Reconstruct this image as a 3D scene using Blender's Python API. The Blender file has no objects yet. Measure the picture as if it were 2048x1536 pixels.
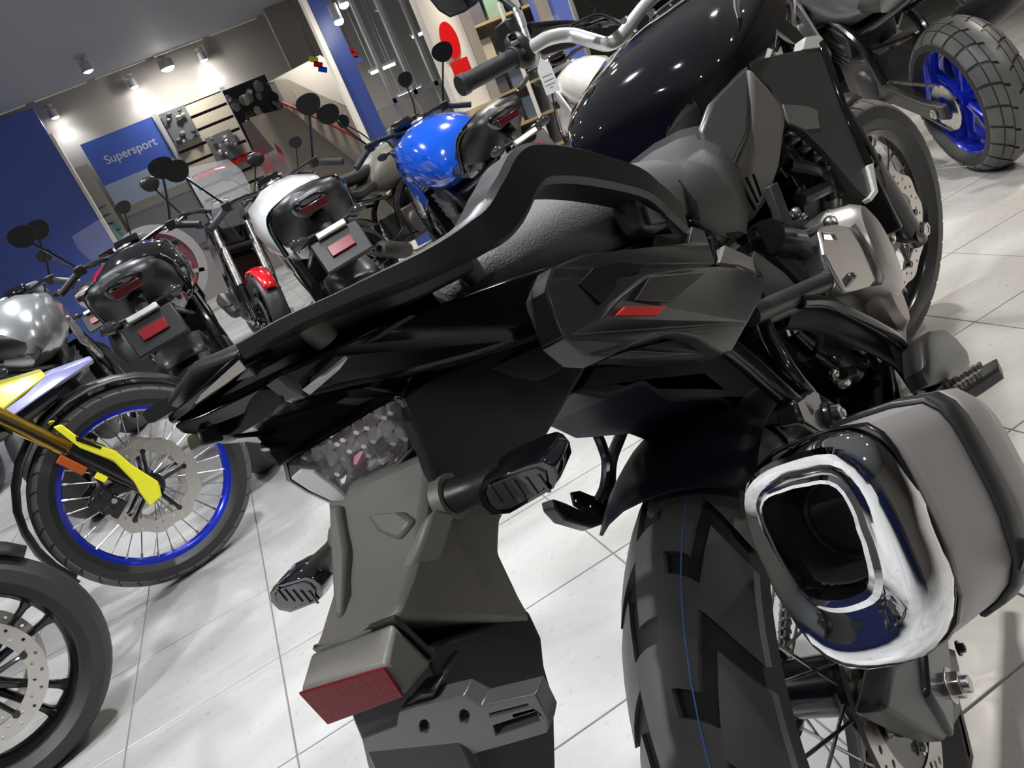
import bpy, bmesh, math, random
from mathutils import Vector, Matrix
from mathutils.geometry import tessellate_polygon
random.seed(7)
PI = math.pi
scene = bpy.context.scene
col = scene.collection

# ---------------------------------------------------------------- camera
YAW, PITCH, ROLL, FPX, CAMH = 0.262156835, 0.350590101, -0.411666265, 1516.0, 1.0503
cf = Vector((math.sin(YAW)*math.cos(PITCH), math.cos(YAW)*math.cos(PITCH), -math.sin(PITCH)))
cr0 = Vector((math.cos(YAW), -math.sin(YAW), 0)); cu0 = cr0.cross(cf)
cr = cr0*math.cos(ROLL) + cu0*math.sin(ROLL)
cu = -cr0*math.sin(ROLL) + cu0*math.cos(ROLL)
CAM = Vector((0, 0, CAMH))
cd = bpy.data.cameras.new('camera'); cam = bpy.data.objects.new('camera', cd); col.objects.link(cam)
cd.sensor_width = 36.0; cd.lens = FPX/2048*36.0; cd.clip_start = 0.02; cd.clip_end = 80
m3 = Matrix((cr, cu, -cf)).transposed()
cam.matrix_world = Matrix.Translation(CAM) @ m3.to_4x4()
scene.camera = cam

# ---------------------------------------------------------------- world, exposure
w = bpy.data.worlds.new('showroom_ambient'); scene.world = w; w.use_nodes = True
w.node_tree.nodes['Background'].inputs[0].default_value = (0.80, 0.88, 1.0, 1)
w.node_tree.nodes['Background'].inputs[1].default_value = 0.09
vs = scene.view_settings
vs.view_transform = 'Standard'; vs.look = 'None'; vs.gamma = 1; vs.use_curve_mapping = False; vs.exposure = 0.38
CEIL = 2.95
LAMPS = []   # (x, y, power, warm) -- the showroom's ceiling spotlights and one added by the pylon; each gets its housing in the lamp builder below
for (x, y, p, c) in [(0.15, 0.75, 130, 0), (-1.9, 0.0, 300, 0), (-0.3, -1.6, 25, 0), (1.6, -1.2, 30, 1), (3.2, 0.2, 120, 1), (-2.6, 1.9, 170, 0), (0.45, 2.25, 150, 0),
                     (2.35, 2.1, 140, 1), (4.4, 2.2, 170, 1), (-2.2, 3.9, 150, 0), (-0.2, 4.7, 120, 0), (1.7, 4.5, 110, 1),
                     (3.8, 4.6, 80, 1), (2.35, 5.5, 90, 1), (-1.12, 5.72, 180, 0), (0.7, 7.0, 110, 0), (3.24, 7.08, 170, 1), (-3.2, 8.4, 150, 0), (-0.3, 9.4, 120, 0), (2.0, 9.4, 110, 1)]:  # the lamp by the sign pylon is added to brighten its cream face
    LAMPS.append((x, y, p, c))

# ---------------------------------------------------------------- pixel helpers (2048 x 1536 frame)
def ray(px, py): return (cf*FPX + cr*(px-1024) - cu*(py-768)).normalized()
def W_y(px, py, Y):
    d = ray(px, py); return CAM + d*((Y-CAM.y)/d.y)
def W_z(px, py, Z):
    d = ray(px, py); return CAM + d*((Z-CAM.z)/d.z)

# ---------------------------------------------------------------- materials
MATS = {}
def mat(name, base=(.5,.5,.5), rough=.5, metal=0.0, coat=0.0, emit=None, estr=0, alpha=1, trans=0, ior=1.5, bump=0, bscale=200, bdist=.001,
        noise=None, nscale=8, aniso=0, spec=.5, rvar=0):
    if name in MATS: return MATS[name]
    m = bpy.data.materials.new(name); m.use_nodes = True; nt = m.node_tree; b = nt.nodes['Principled BSDF']
    b.inputs['Base Color'].default_value = (*base, 1); b.inputs['Roughness'].default_value = rough; b.inputs['Metallic'].default_value = metal
    b.inputs['Coat Weight'].default_value = coat; b.inputs['Coat Roughness'].default_value = .03; b.inputs['Transmission Weight'].default_value = trans
    b.inputs['IOR'].default_value = ior; b.inputs['Alpha'].default_value = alpha; b.inputs['Specular IOR Level'].default_value = spec
    if emit: b.inputs['Emission Color'].default_value = (*emit, 1); b.inputs['Emission Strength'].default_value = estr
    tc = None
    if bump or noise or rvar:
        tc = nt.nodes.new('ShaderNodeTexCoord')
    if bump:
        n = nt.nodes.new('ShaderNodeTexNoise'); n.inputs['Scale'].default_value = bscale; n.inputs['Detail'].default_value = 3
        bp = nt.nodes.new('ShaderNodeBump'); bp.inputs['Strength'].default_value = bump; bp.inputs['Distance'].default_value = bdist
        nt.links.new(tc.outputs['Object'], n.inputs['Vector']); nt.links.new(n.outputs['Fac'], bp.inputs['Height']); nt.links.new(bp.outputs['Normal'], b.inputs['Normal'])
    if noise:
        n = nt.nodes.new('ShaderNodeTexNoise'); n.inputs['Scale'].default_value = nscale; n.inputs['Detail'].default_value = 5
        r = nt.nodes.new('ShaderNodeMix'); r.data_type = 'RGBA'; r.inputs['A'].default_value = (*base, 1); r.inputs['B'].default_value = (*noise, 1)
        nt.links.new(tc.outputs['Object'], n.inputs['Vector']); nt.links.new(n.outputs['Fac'], r.inputs['Factor']); nt.links.new(r.outputs['Result'], b.inputs['Base Color'])
    if rvar:
        n = nt.nodes.new('ShaderNodeTexNoise'); n.inputs['Scale'].default_value = 30
        mr = nt.nodes.new('ShaderNodeMapRange'); mr.inputs['To Min'].default_value = max(0, rough-rvar); mr.inputs['To Max'].default_value = rough+rvar
        nt.links.new(tc.outputs['Object'], n.inputs['Vector']); nt.links.new(n.outputs['Fac'], mr.inputs['Value']); nt.links.new(mr.outputs['Result'], b.inputs['Roughness'])
    MATS[name] = m; return m

M_PLAS = mat('black_textured_plastic', (.017,.017,.017), .36, spec=.42, bump=.35, bscale=900, bdist=.0004)
M_PLAS2 = mat('dark_grey_plastic', (.125,.116,.10), .46, bump=.4, bscale=800, bdist=.0005)
M_PANEL = mat('satin_charcoal_panel', (.046,.046,.045), .32, bump=.12, bscale=700, bdist=.0003)
M_GLOSS = mat('gloss_black_paint', (.004,.004,.005), .06, coat=1)
M_GLOSS2 = mat('gloss_black_tail_plastic', (.004,.004,.005), .14, spec=.3)
M_NAVY = mat('satin_black_sheet', (.005,.007,.013), .45, spec=.2)
M_SEAT = mat('seat_vinyl', (.05,.049,.047), .5, bump=.6, bscale=420, bdist=.001)
M_SEATP = mat('seat_grip_vinyl', (.13,.128,.124), .6, bump=.9, bscale=600, bdist=.0012)
M_RUB = mat('tyre_rubber', (.022,.022,.022), .5, bump=.3, bscale=120, bdist=.001)
M_RUBL = mat('lit_tread_rubber', (.065,.065,.063), .46, bump=.3, bscale=220, bdist=.0006, noise=(.12,.118,.112), nscale=22)  # tread blocks coloured lighter so their tops look lit
M_BLKM = mat('black_metal', (.008,.008,.009), .2, coat=.3)
M_DARK = mat('engine_black', (.007,.007,.008), .35, spec=.35)
M_STEEL = mat('brushed_steel', (.62,.60,.58), .28, metal=1, rvar=.1)
M_DISC = mat('brake_disc_steel', (.66,.62,.58), .32, metal=1, rvar=.08)
M_CHR = mat('polished_chrome', (.82,.82,.83), .035, metal=1)
M_TITAN = mat('satin_titanium_grey', (.34,.32,.31), .42, metal=.45)
M_ALU = mat('cast_aluminium', (.42,.41,.40), .35, metal=.9, bump=.2, bscale=300, bdist=.0005)
M_DGREY = mat('dark_grey_cast', (.06,.058,.056), .4, metal=.4, bump=.2, bscale=300, bdist=.0005)
M_SILV = mat('satin_silver_bar', (.80,.79,.77), .34, metal=.7)
M_RED = mat('red_sticker', (.72,.008,.008), .3)
M_REFL = mat('red_reflector', (.10,.001,.005), .5, spec=.2, bump=.5, bscale=260, bdist=.001)
M_REFL2 = mat('bright_red_reflector', (.24,.008,.016), .25)
M_LENSG = mat('clear_lens', (.9,.9,.92), .05, alpha=.10)
M_SMOKE = mat('smoked_lens', (.03,.03,.033), .08, coat=.4, bump=.3, bscale=150, bdist=.001)
M_WHITE = mat('white_paper', (.78,.77,.75), .6)
M_INK = mat('print_ink', (.05,.05,.06), .6)
M_BLUEL = mat('blue_marking', (.06,.16,.5), .5)
M_GOLD = mat('gold_anodised', (.72,.46,.08), .22, metal=1)
M_YEL = mat('yellow_paint', (.78,.74,.03), .3, coat=.4)
M_BLUEW = mat('blue_rim', (.01,.03,.55), .16, metal=.35, coat=1)
M_ORG = mat('amber_reflector', (.35,.07,.01), .3)
M_BLACKHOLE = mat('dark_opening', (.003,.003,.003), .8)

# ---------------------------------------------------------------- mesh builder
class MB:
    def __init__(s): s.v = []; s.f = []
    def add(s, vs, fs):
        o = len(s.v); s.v += [Vector(p) for p in vs]; s.f += [tuple(i+o for i in f) for f in fs]; return s
    def box(s, c, size, rot=None):
        hx, hy, hz = (x/2 for x in size); c = Vector(c)
        P = [Vector((x, y, z)) for x in (-hx, hx) for y in (-hy, hy) for z in (-hz, hz)]
        if rot: P = [rot @ p for p in P]
        return s.add([c+p for p in P], [(0,1,3,2),(4,6,7,5),(0,4,5,1),(2,3,7,6),(0,2,6,4),(1,5,7,3)])
    def loft(s, rings, cap0=True, cap1=True, closed=True):
        n = len(rings[0]); vs = [p for r in rings for p in r]; fs = []
        for i in range(len(rings)-1):
            for j in range(n if closed else n-1):
                k = (j+1) % n; fs.append((i*n+j, i*n+k, (i+1)*n+k, (i+1)*n+j))
        if cap0 and closed: fs.append(tuple(reversed(range(n))))
        if cap1 and closed: fs.append(tuple((len(rings)-1)*n+j for j in range(n)))
        return s.add(vs, fs)
    def cyl(s, p0, p1, r0, r1=None, n=14, caps=True):
        p0, p1 = Vector(p0), Vector(p1); r1 = r0 if r1 is None else r1
        a, b = perp((p1-p0).normalized())
        R = lambda p, r: [p + a*(r*math.cos(t)) + b*(r*math.sin(t)) for t in (2*PI*i/n for i in range(n))]
        return s.loft([R(p0, r0), R(p1, r1)], caps, caps)
    def tube(s, pts, r, n=10, caps=True, samples=6, smooth=True, flat=None):
        P = catmull(pts, samples) if smooth and len(pts) > 2 else [Vector(p) for p in pts]
        rr = r if isinstance(r, (list, tuple)) else None
        rings = []; a = None
        for i, p in enumerate(P):
            t = (P[min(i+1, len(P)-1)] - P[max(i-1, 0)]).normalized()
            if a is None: a, b = perp(t)
            else:
                a = (a - t*a.dot(t)).normalized(); b = t.cross(a)
            if rr:
                u = i/(len(P)-1)*(len(rr)-1); k = min(int(u), len(rr)-2); q = rr[k] + (rr[k+1]-rr[k])*(u-k)
            else: q = r
            fl = flat or 1
            rings.append([p + a*(q*math.cos(2*PI*j/n)) + b*(q*fl*math.sin(2*PI*j/n)) for j in range(n)])
        return s.loft(rings, caps, caps)
    def sweep(s, pts, sect, up, samples=6):
        """sweep a 2-D section (side, up) along a path; up is a fixed reference vector"""
        P = catmull(pts, samples); rings = []; up = Vector(up)
        for i, p in enumerate(P):
            t = (P[min(i+1, len(P)-1)] - P[max(i-1, 0)]).normalized(); side = up.cross(t).normalized(); u = t.cross(side)
            sc = sect(i/(len(P)-1)) if callable(sect) else sect
            rings.append([p + side*a + u*b for a, b in sc])
        return s.loft(rings)
    def lathe(s, prof, o, ax, n=32, a0=0, a1=2*PI, ref=None):
        """prof = [(radius, height along axis)]"""
        o = Vector(o); ax = Vector(ax).normalized(); a, b = perp(ax) if ref is None else (Vector(ref), ax.cross(Vector(ref)))
        full = abs(a1-a0-2*PI) < 1e-6; m = n if full else n+1; vs = []; fs = []; k = len(prof)
        for i in range(m):
            t = a0 + (a1-a0)*i/n
            for r, h in prof: vs.append(o + ax*h + a*(r*math.cos(t)) + b*(r*math.sin(t)))
        for i in range(n):
            j = (i+1) % m
            for q in range(k-1): fs.append((i*k+q, j*k+q, j*k+q+1, i*k+q+1))
        return s.add(vs, fs)
    def prism(s, pts, vec, flat2d=None, holes=()):
        """polygon (3-D points) extruded by vec; triangulated in flat2d coordinates if the outline is not planar"""
        loops = [pts] + list(holes); vec = Vector(vec)
        l2 = flat2d if flat2d else loops
        if flat2d is not None and not isinstance(flat2d[0][0], (list, tuple, Vector)): l2 = [flat2d]
        tris = tessellate_polygon([[Vector((*p, 0)) if len(p) == 2 else Vector(p) for p in l] for l in l2])
        P = [Vector(p) for l in loops for p in l]; n = len(P)
        fs = [tuple(t) for t in tris] + [tuple(n+i for i in reversed(t)) for t in tris]; o = 0
        for l in loops:
            m = len(l); fs += [(o+i, o+(i+1) % m, n+o+(i+1) % m, n+o+i) for i in range(m)]; o += m
        return s.add(P + [p+vec for p in P], fs)
    def pillow(s, pts, bulge, back, steps=((1,0),(.93,.45),(.8,.8),(.5,1.0)), centre=None):
        """star-shaped outline swollen towards bulge vector, closed at the back"""
        P = [Vector(p) for p in pts]; c = Vector(centre) if centre else sum(P, Vector())/len(P); bulge = Vector(bulge); back = Vector(back)
        rings = [[p+back for p in P]] + [[c + (p-c)*k + bulge*h for p in P] for k, h in steps]
        s.loft(rings, True, False); n = len(P); o = len(s.v); s.v.append(c + bulge); b = o-n
        s.f += [(b+j, b+(j+1) % n, o) for j in range(n)]; return s
    def ball(s, c, r, n=12, m=8, scale=(1,1,1), rot=None):
        c = Vector(c); prof = [(math.sin(PI*i/m), -math.cos(PI*i/m)) for i in range(m+1)]; vs = []; fs = []
        for i in range(n):
            t = 2*PI*i/n
            for q, h in prof:
                p = Vector((q*math.cos(t)*scale[0], q*math.sin(t)*scale[1], h*scale[2]))*r
                vs.append(c + (rot @ p if rot else p))
        k = m+1
        for i in range(n):
            j = (i+1) % n
            for q in range(m): fs.append((i*k+q, j*k+q, j*k+q+1, i*k+q+1))
        return s.add(vs, fs)
    def mirror_y(s):
        n = len(s.v); s.v += [Vector((p.x, -p.y, p.z)) for p in s.v[:n]]; s.f += [tuple(n+i for i in reversed(f)) for f in s.f[:]]; return s
    def flip_y(s):
        s.v = [Vector((p.x, -p.y, p.z)) for p in s.v]; s.f = [tuple(reversed(f)) for f in s.f]; return s
    def xf(s, T):
        s.v = [T @ p for p in s.v]; return s
    def mesh(s, name, m, smooth=True, ang=35):
        bm = bmesh.new(); vs = [bm.verts.new(p) for p in s.v]
        for f in s.f:
            if len(set(f)) < 3: continue
            try: bm.faces.new([vs[i] for i in f])
            except ValueError: pass
        bmesh.ops.remove_doubles(bm, verts=bm.verts, dist=1e-6)
        bmesh.ops.dissolve_degenerate(bm, edges=bm.edges, dist=1e-7)
        bmesh.ops.recalc_face_normals(bm, faces=bm.faces)
        if smooth:
            for f in bm.faces: f.smooth = True
            for e in bm.edges:
                if len(e.link_faces) == 2 and e.calc_face_angle(0) > math.radians(ang): e.smooth = False
        me = bpy.data.meshes.new(name); bm.to_mesh(me); bm.free(); me.materials.append(m); return me
    def build(s, name, m, parent=None, smooth=True, bevel=0, seg=2, sub=0, ang=35, solid=0):
        o = bpy.data.objects.new(name, s.mesh(name, m, smooth, ang)); col.objects.link(o)
        if parent: o.parent = parent
        if solid:
            q = o.modifiers.new('solid', 'SOLIDIFY'); q.thickness = solid; q.offset = 0
        if bevel:
            q = o.modifiers.new('bevel', 'BEVEL'); q.width = bevel; q.segments = seg; q.limit_method = 'ANGLE'; q.angle_limit = math.radians(32); q.harden_normals = False
        if sub:
            q = o.modifiers.new('sub', 'SUBSURF'); q.levels = sub; q.render_levels = sub
        return o
def perp(t):
    h = Vector((0,0,1)) if abs(t.z) < .9 else Vector((1,0,0)); a = t.cross(h).normalized(); return a, t.cross(a)
def catmull(pts, k=6):
    P = [Vector(p) for p in pts]
    if len(P) < 3: return P
    Q = [P[0]*2-P[1]] + P + [P[-1]*2-P[-2]]; out = []
    for i in range(1, len(Q)-2):
        a, b, c, d = Q[i-1:i+3]
        for j in range(k):
            t = j/k; out.append(.5*((2*b)+(c-a)*t+(2*a-5*b+4*c-d)*t*t+(3*b-a-3*c+d)*t**3))
    out.append(P[-1]); return out
def tag(o, label=None, cat=None, group=None, kind=None):
    if label: o['label'] = label
    if cat: o['category'] = cat
    if group: o['group'] = group
    if kind: o['kind'] = kind
    return o
def empty(name, loc=(0,0,0), rz=0, lean=0):
    o = bpy.data.objects.new(name, None); o.empty_display_size = .1; col.objects.link(o)
    o.matrix_world = Matrix.Translation(Vector(loc)) @ Matrix.Rotation(rz, 4, 'Z') @ Matrix.Rotation(-lean, 4, 'X'); return o
def link_mesh(name, me, parent=None, loc=None):
    o = bpy.data.objects.new(name, me); col.objects.link(o)
    if parent: o.parent = parent
    if loc is not None: o.location = loc
    return o
def rrect(w, h, r, n=4):
    """rounded rectangle loop in 2-D"""
    out = []
    for cx, cy, a in ((w/2-r, h/2-r, 0), (-w/2+r, h/2-r, PI/2), (-w/2+r, -h/2+r, PI), (w/2-r, -h/2+r, 1.5*PI)):
        for i in range(n+1): t = a + PI/2*i/n; out.append((cx+r*math.cos(t), cy+r*math.sin(t)))
    return out
def text_obj(name, body, size, m, M4, parent=None, extrude=.001, align='CENTER', bold=0):
    cu_ = bpy.data.curves.new(name, 'FONT'); cu_.body = body; cu_.size = size; cu_.align_x = align; cu_.align_y = 'CENTER'; cu_.extrude = extrude; cu_.offset = bold
    t = bpy.data.objects.new(name, cu_); col.objects.link(t); dg = bpy.context.evaluated_depsgraph_get()
    me = bpy.data.meshes.new_from_object(t.evaluated_get(dg)); bpy.data.objects.remove(t); me.materials.clear(); me.materials.append(m)
    o = bpy.data.objects.new(name, me); col.objects.link(o)
    if parent: o.parent = parent
    o.matrix_local = M4; return o
# ================================================================ the room
def tile_mat():
    m = bpy.data.materials.new('grey_marbled_tile'); m.use_nodes = True; nt = m.node_tree; b = nt.nodes['Principled BSDF']
    tc = nt.nodes.new('ShaderNodeNewGeometry'); oi = nt.nodes.new('ShaderNodeObjectInfo')
    n1 = nt.nodes.new('ShaderNodeTexNoise'); n1.inputs['Scale'].default_value = 1.6; n1.inputs['Detail'].default_value = 6; n1.inputs['Distortion'].default_value = 1.6
    mp = nt.nodes.new('ShaderNodeMapping'); mp.inputs['Scale'].default_value = (.7, 1.7, 1); mp.inputs['Rotation'].default_value = (0, 0, .5)
    nt.links.new(tc.outputs['Position'], mp.inputs['Vector']); nt.links.new(mp.outputs['Vector'], n1.inputs['Vector'])
    n2 = nt.nodes.new('ShaderNodeTexNoise'); n2.inputs['Scale'].default_value = 60; n2.inputs['Detail'].default_value = 4
    nt.links.new(tc.outputs['Position'], n2.inputs['Vector'])
    cr_ = nt.nodes.new('ShaderNodeValToRGB'); e = cr_.color_ramp.elements
    e[0].position = .3; e[0].color = (.33, .32, .305, 1); e[1].position = .72; e[1].color = (.51, .505, .49, 1)
    nt.links.new(n1.outputs['Fac'], cr_.inputs['Fac'])
    mx = nt.nodes.new('ShaderNodeMix'); mx.data_type = 'RGBA'; mx.blend_type = 'MULTIPLY'; mx.inputs['Factor'].default_value = .16
    nt.links.new(cr_.outputs['Color'], mx.inputs['A'])
    r2 = nt.nodes.new('ShaderNodeValToRGB'); r2.color_ramp.elements[0].position = .3; r2.color_ramp.elements[0].color = (.75,.75,.75,1); r2.color_ramp.elements[1].position = .7
    nt.links.new(n2.outputs['Fac'], r2.inputs['Fac']); nt.links.new(r2.outputs['Color'], mx.inputs['B']); nt.links.new(mx.outputs['Result'], b.inputs['Base Color'])
    mr = nt.nodes.new('ShaderNodeMapRange'); mr.inputs['To Min'].default_value = .2; mr.inputs['To Max'].default_value = .42
    nt.links.new(n2.outputs['Fac'], mr.inputs['Value']); nt.links.new(mr.outputs['Result'], b.inputs['Roughness'])
    bp = nt.nodes.new('ShaderNodeBump'); bp.inputs['Strength'].default_value = .12; bp.inputs['Distance'].default_value = .002
    nt.links.new(n2.outputs['Fac'], bp.inputs['Height']); nt.links.new(bp.outputs['Normal'], b.inputs['Normal'])
    return m
M_TILE = tile_mat()
M_GROUT = mat('grey_grout', (.20,.19,.18), .8)
M_CEIL = mat('grey_ceiling_paint', (.30,.32,.36), .75)
M_BLUE = mat('blue_wall_paint', (.10,.15,.52), .45)
M_BLUEP = mat('blue_pillar_paint', (.035,.065,.26), .4)
M_CREAM = mat('cream_panel', (.90,.85,.73), .5)
M_GREYW = mat('warm_grey_wall', (.38,.36,.33), .7)
M_TAUPE = mat('taupe_panel', (.33,.30,.25), .6)
M_GFRAME = mat('grey_aluminium_frame', (.42,.44,.47), .4, metal=.3)
M_GLASS = mat('window_glass', (.6,.66,.68), .02, alpha=.10)
M_DKNAVY = mat('dark_navy_paint', (.012,.016,.04), .5)
M_LIGHTE = mat('lamp_lens', (1,1,1), .4, emit=(1,.97,.92), estr=60)

fb = MB().box((1.0, 5.0, -.0285), (18, 18, .05)).build('floor', M_GROUT, smooth=False); tag(fb, kind='structure')
TX, TY, GX, GY = .3875*CAMH, .375*CAMH, .0435*CAMH, .638*CAMH
def tile_mesh(n): return MB().box((0,0,-.003), (TX-.0036, TY-.0036, .006)).build(n, M_TILE, smooth=False, bevel=.0012, seg=1)
def in_view(p):
    d = p - CAM; z = d.dot(cf)
    if z < .05: return None
    x, y = 1024 + FPX*d.dot(cr)/z, 768 - FPX*d.dot(cu)/z
    return z if -350 < x < 2400 and -250 < y < 1900 else None
cells = []
for i in range(-20, 24):
    for j in range(-14, 34):
        p = Vector((GX + TX*(i+.5), GY + TY*(j+.5), 0))
        if abs(p.x-1) > 8.6 or abs(p.y-5) > 8.6: continue
        z = in_view(p); cells.append((z if z else 99, i, j, p))
cells.sort(key=lambda c: c[0])
t0 = None; rest = MB()
for k, (z, i, j, p) in enumerate(cells):
    if k < 300 and z < 90:
        if t0 is None: t0 = tile_mesh('floor_tile'); t0.parent = fb; t0.location = p
        else:
            c = t0.copy(); col.objects.link(c); c.location = p
    else: rest.box((p.x, p.y, -.003), (TX-.0036, TY-.0036, .006))
tag(rest.build('floor_tiles', M_TILE, fb, smooth=False), kind='stuff')

YW = 11.6   # plane of the display wall
def quadbox(name, x0, x1, y0, y1, z0, z1, m, parent=None, bevel=0, kind=None):
    o = MB().box(((x0+x1)/2, (y0+y1)/2, (z0+z1)/2), (abs(x1-x0), abs(y1-y0), abs(z1-z0))).build(name, m, parent, smooth=False, bevel=bevel)
    if kind: o['kind'] = kind
    return o
quadbox('ceiling', -8, 10, -4, 10.75, CEIL, CEIL+.1, M_CEIL, kind='structure')
quadbox('wall_far', -8, 10, YW, YW+.1, 0, 3.4, M_GREYW, kind='structure')
quadbox('trim_1', -8, 10, 10.75, YW, CEIL+.16, CEIL+.26, M_CEIL, kind='structure')
for k in range(9):
    x = -3.2+.72*k; quadbox('trim_2', x, x+.62, 10.73, 10.76, CEIL-.015, CEIL+.02, M_CREAM, kind='structure')
quadbox('wall_left', -8, -1.13, YW-.5, YW-.4, 0, CEIL, M_BLUE, kind='structure')
quadbox('trim_3', -1.13, -1.09, YW-.52, YW-.38, 0, 2.62, M_CREAM, kind='structure')
quadbox('wall_back', -8, 10, -4.1, -4, 0, CEIL, M_GREYW, kind='structure')
quadbox('wall_right', 9.9, 10, -4, YW, 0, CEIL, M_GREYW, kind='structure')
quadbox('wall_side', -8.1, -8, -4, YW, 0, CEIL, M_BLUE, kind='structure')

# ---------------------------------------------------------------- ceiling spotlights
def spotlamp(x, y, power, warm, label, z=CEIL, k=1.0):
    t = empty('ceiling_spotlight', (x, y, z)); tag(t, label, 'spotlight', 'ceiling spotlights')
    MB().cyl((0,0,0), (0,0,-.03), .045, n=16).cyl((0,0,-.03), (0,0,-.06), .012, n=8).build('mount', M_GFRAME, t)
    MB().lathe([(.0,-.06),(.05*k,-.06),(.055*k,-.16),(.05*k,-.16),(.048*k,-.15)], (0,0,0), (0,0,1), 20).build('housing', M_GFRAME, t)
    MB().ball((0,0,-.150), .047*k, 18, 8, (1,1,.6)).build('lens', M_LIGHTE if k == 1 else mat('bright_lens', (1,1,1), .4, emit=(1,.97,.9), estr=250), t)
    ld = bpy.data.lights.new('spot_bulb', 'SPOT'); ld.energy = power*2.5; ld.spot_size = math.radians(125); ld.spot_blend = .8; ld.shadow_soft_size = .05
    ld.color = (1,.94,.85) if warm else (.93,.96,1)
    lo = bpy.data.objects.new('spot_bulb', ld); col.objects.link(lo); lo.parent = t; lo.location = (0,0,-.165)
    return t
for k, (x, y, p, c) in enumerate(LAMPS):
    spotlamp(x, y, p, c, 'leftmost ceiling spotlight, nearer than the row above the poster' if (x, y) == (-.3, 9.4) else 'round ceiling spotlight out of the picture above the showroom floor')
for px, py, lab in [(335,135,'brightest ceiling spotlight, glaring at the upper left'), (407,123,'small ceiling spotlight just right of the glaring one'), (269,173,'small ceiling spotlight just left of the glaring one'), (111,234,'small spotlight above the blue wall at far left')]:
    p = W_z(px, py, CEIL-.12); spotlamp(p.x, min(p.y, YW-.15), 40 if px == 335 else 12, 0, lab, z=CEIL+.03, k=1.7 if px == 335 else 1.0)
# ================================================================ shared motorcycle parts
def steer(deg, x0=1.684, rake=28):
    """turn about the raked steering axis, positive = to the left"""
    ax = Vector((-math.sin(math.radians(rake)), 0, math.cos(math.radians(rake))))
    o = Vector((x0, 0, 0))
    return Matrix.Translation(o) @ Matrix.Rotation(math.radians(deg), 4, ax) @ Matrix.Translation(-o)
ID = Matrix.Identity(4)
def tyre(root, c, T, R, hw, rim_r, m, name, drop=.03, n=56):
    prof = [(rim_r, -hw*.62), (rim_r+.012, -hw*.80), (R-drop-.03, -hw*1.03), (R-drop, -hw*.97)]
    for i in range(1, 12):
        s = -1 + 2*i/12; prof.append((R - drop*abs(s)**2.2, hw*.97*s))
    prof += [(R-drop, hw*.97), (R-drop-.03, hw*1.03), (rim_r+.012, hw*.80), (rim_r, hw*.62)]
    return MB().lathe(prof, c, (0,1,0), n).xf(T).build(name, m, root)
def tread(root, c, T, R, hw, drop, pitches, m, depth=.007, cols=None, slant=.9, name='tread', lift=.004, skew=0, stag=0):
    """raised rubber blocks wrapped on the tyre crown; cols = [(s0, s1, u0, u1, slant)] per side"""
    c = Vector(c); b = MB()
    cols = cols or [(-.10,.50,.04,.90,.75), (.57,1.0,.12,.92,1.1)]
    def pt(u, s, dr):
        a = 2*PI*u/pitches; r = R - drop*abs(s)**2.2 + dr
        return c + Vector((r*math.cos(a), hw*.97*s, r*math.sin(a)))
    for k in range(pitches):
        for sg in (1, -1):
            for ci_, (s0, s1, u0, u1, sl) in enumerate(cols):
                base = k + (.5 if sg > 0 else 0) + stag*ci_; nu, ns = 3, 4; top = []; bot = []
                for i in range(nu+1):
                    for j in range(ns+1):
                        s = s0+(s1-s0)*j/ns + (skew*(i/nu-.5) if not (ci_ == len(cols)-1 and j == ns) else 0); u = base + u0+(u1-u0)*i/nu - sl*max(s, 0) - .12*math.sin(3*s)
                        top.append(pt(u, sg*s, lift)); bot.append(pt(u, sg*s, -depth))
                w = ns+1; fs = [(i*w+j, i*w+j+1, (i+1)*w+j+1, (i+1)*w+j) for i in range(nu) for j in range(ns)]
                N = len(top); loop = [j for j in range(w)] + [i*w+ns for i in range(1, nu+1)] + [nu*w+j for j in range(ns-1, -1, -1)] + [i*w for i in range(nu-1, 0, -1)]
                b.add(top+bot, fs + [(loop[q], loop[(q+1) % len(loop)], N+loop[(q+1) % len(loop)], N+loop[q]) for q in range(len(loop))])
    return b.xf(T).build(name, m, root, ang=40)
def rim(root, c, T, r, hw, m, n=48):
    t = .014
    prof = [(r+.012, -hw), (r, -hw), (r-.004, -hw+.006), (r-t, -hw*.55), (r-t-.006, 0), (r-t, hw*.55), (r-.004, hw-.006), (r, hw), (r+.012, hw), (r+.004, hw*.7), (r-.002, 0), (r+.004, -hw*.7), (r+.012, -hw)]
    return MB().lathe(prof, c, (0,1,0), n).xf(T).build('rim', m, root)
def spokes(root, c, T, r_rim, hub_r, hub_w, m, n=32, rad=.0022):
    c = Vector(c)
    for k in range(n):
        sg = 1 if k % 2 else -1; a = 2*PI*k/n; b = a + (.42 if (k//2) % 2 else -.42)
        p0 = c + Vector((hub_r*math.cos(b), sg*hub_w, hub_r*math.sin(b))); p1 = c + Vector((r_rim*math.cos(a), sg*.006, r_rim*math.sin(a)))
        q = MB().cyl(p0, p1, rad, n=6); e = (p1-p0).normalized(); q.cyl(p1-e*.016, p1, rad*1.9, n=6); q.xf(T).build('spoke', m, root)
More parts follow.
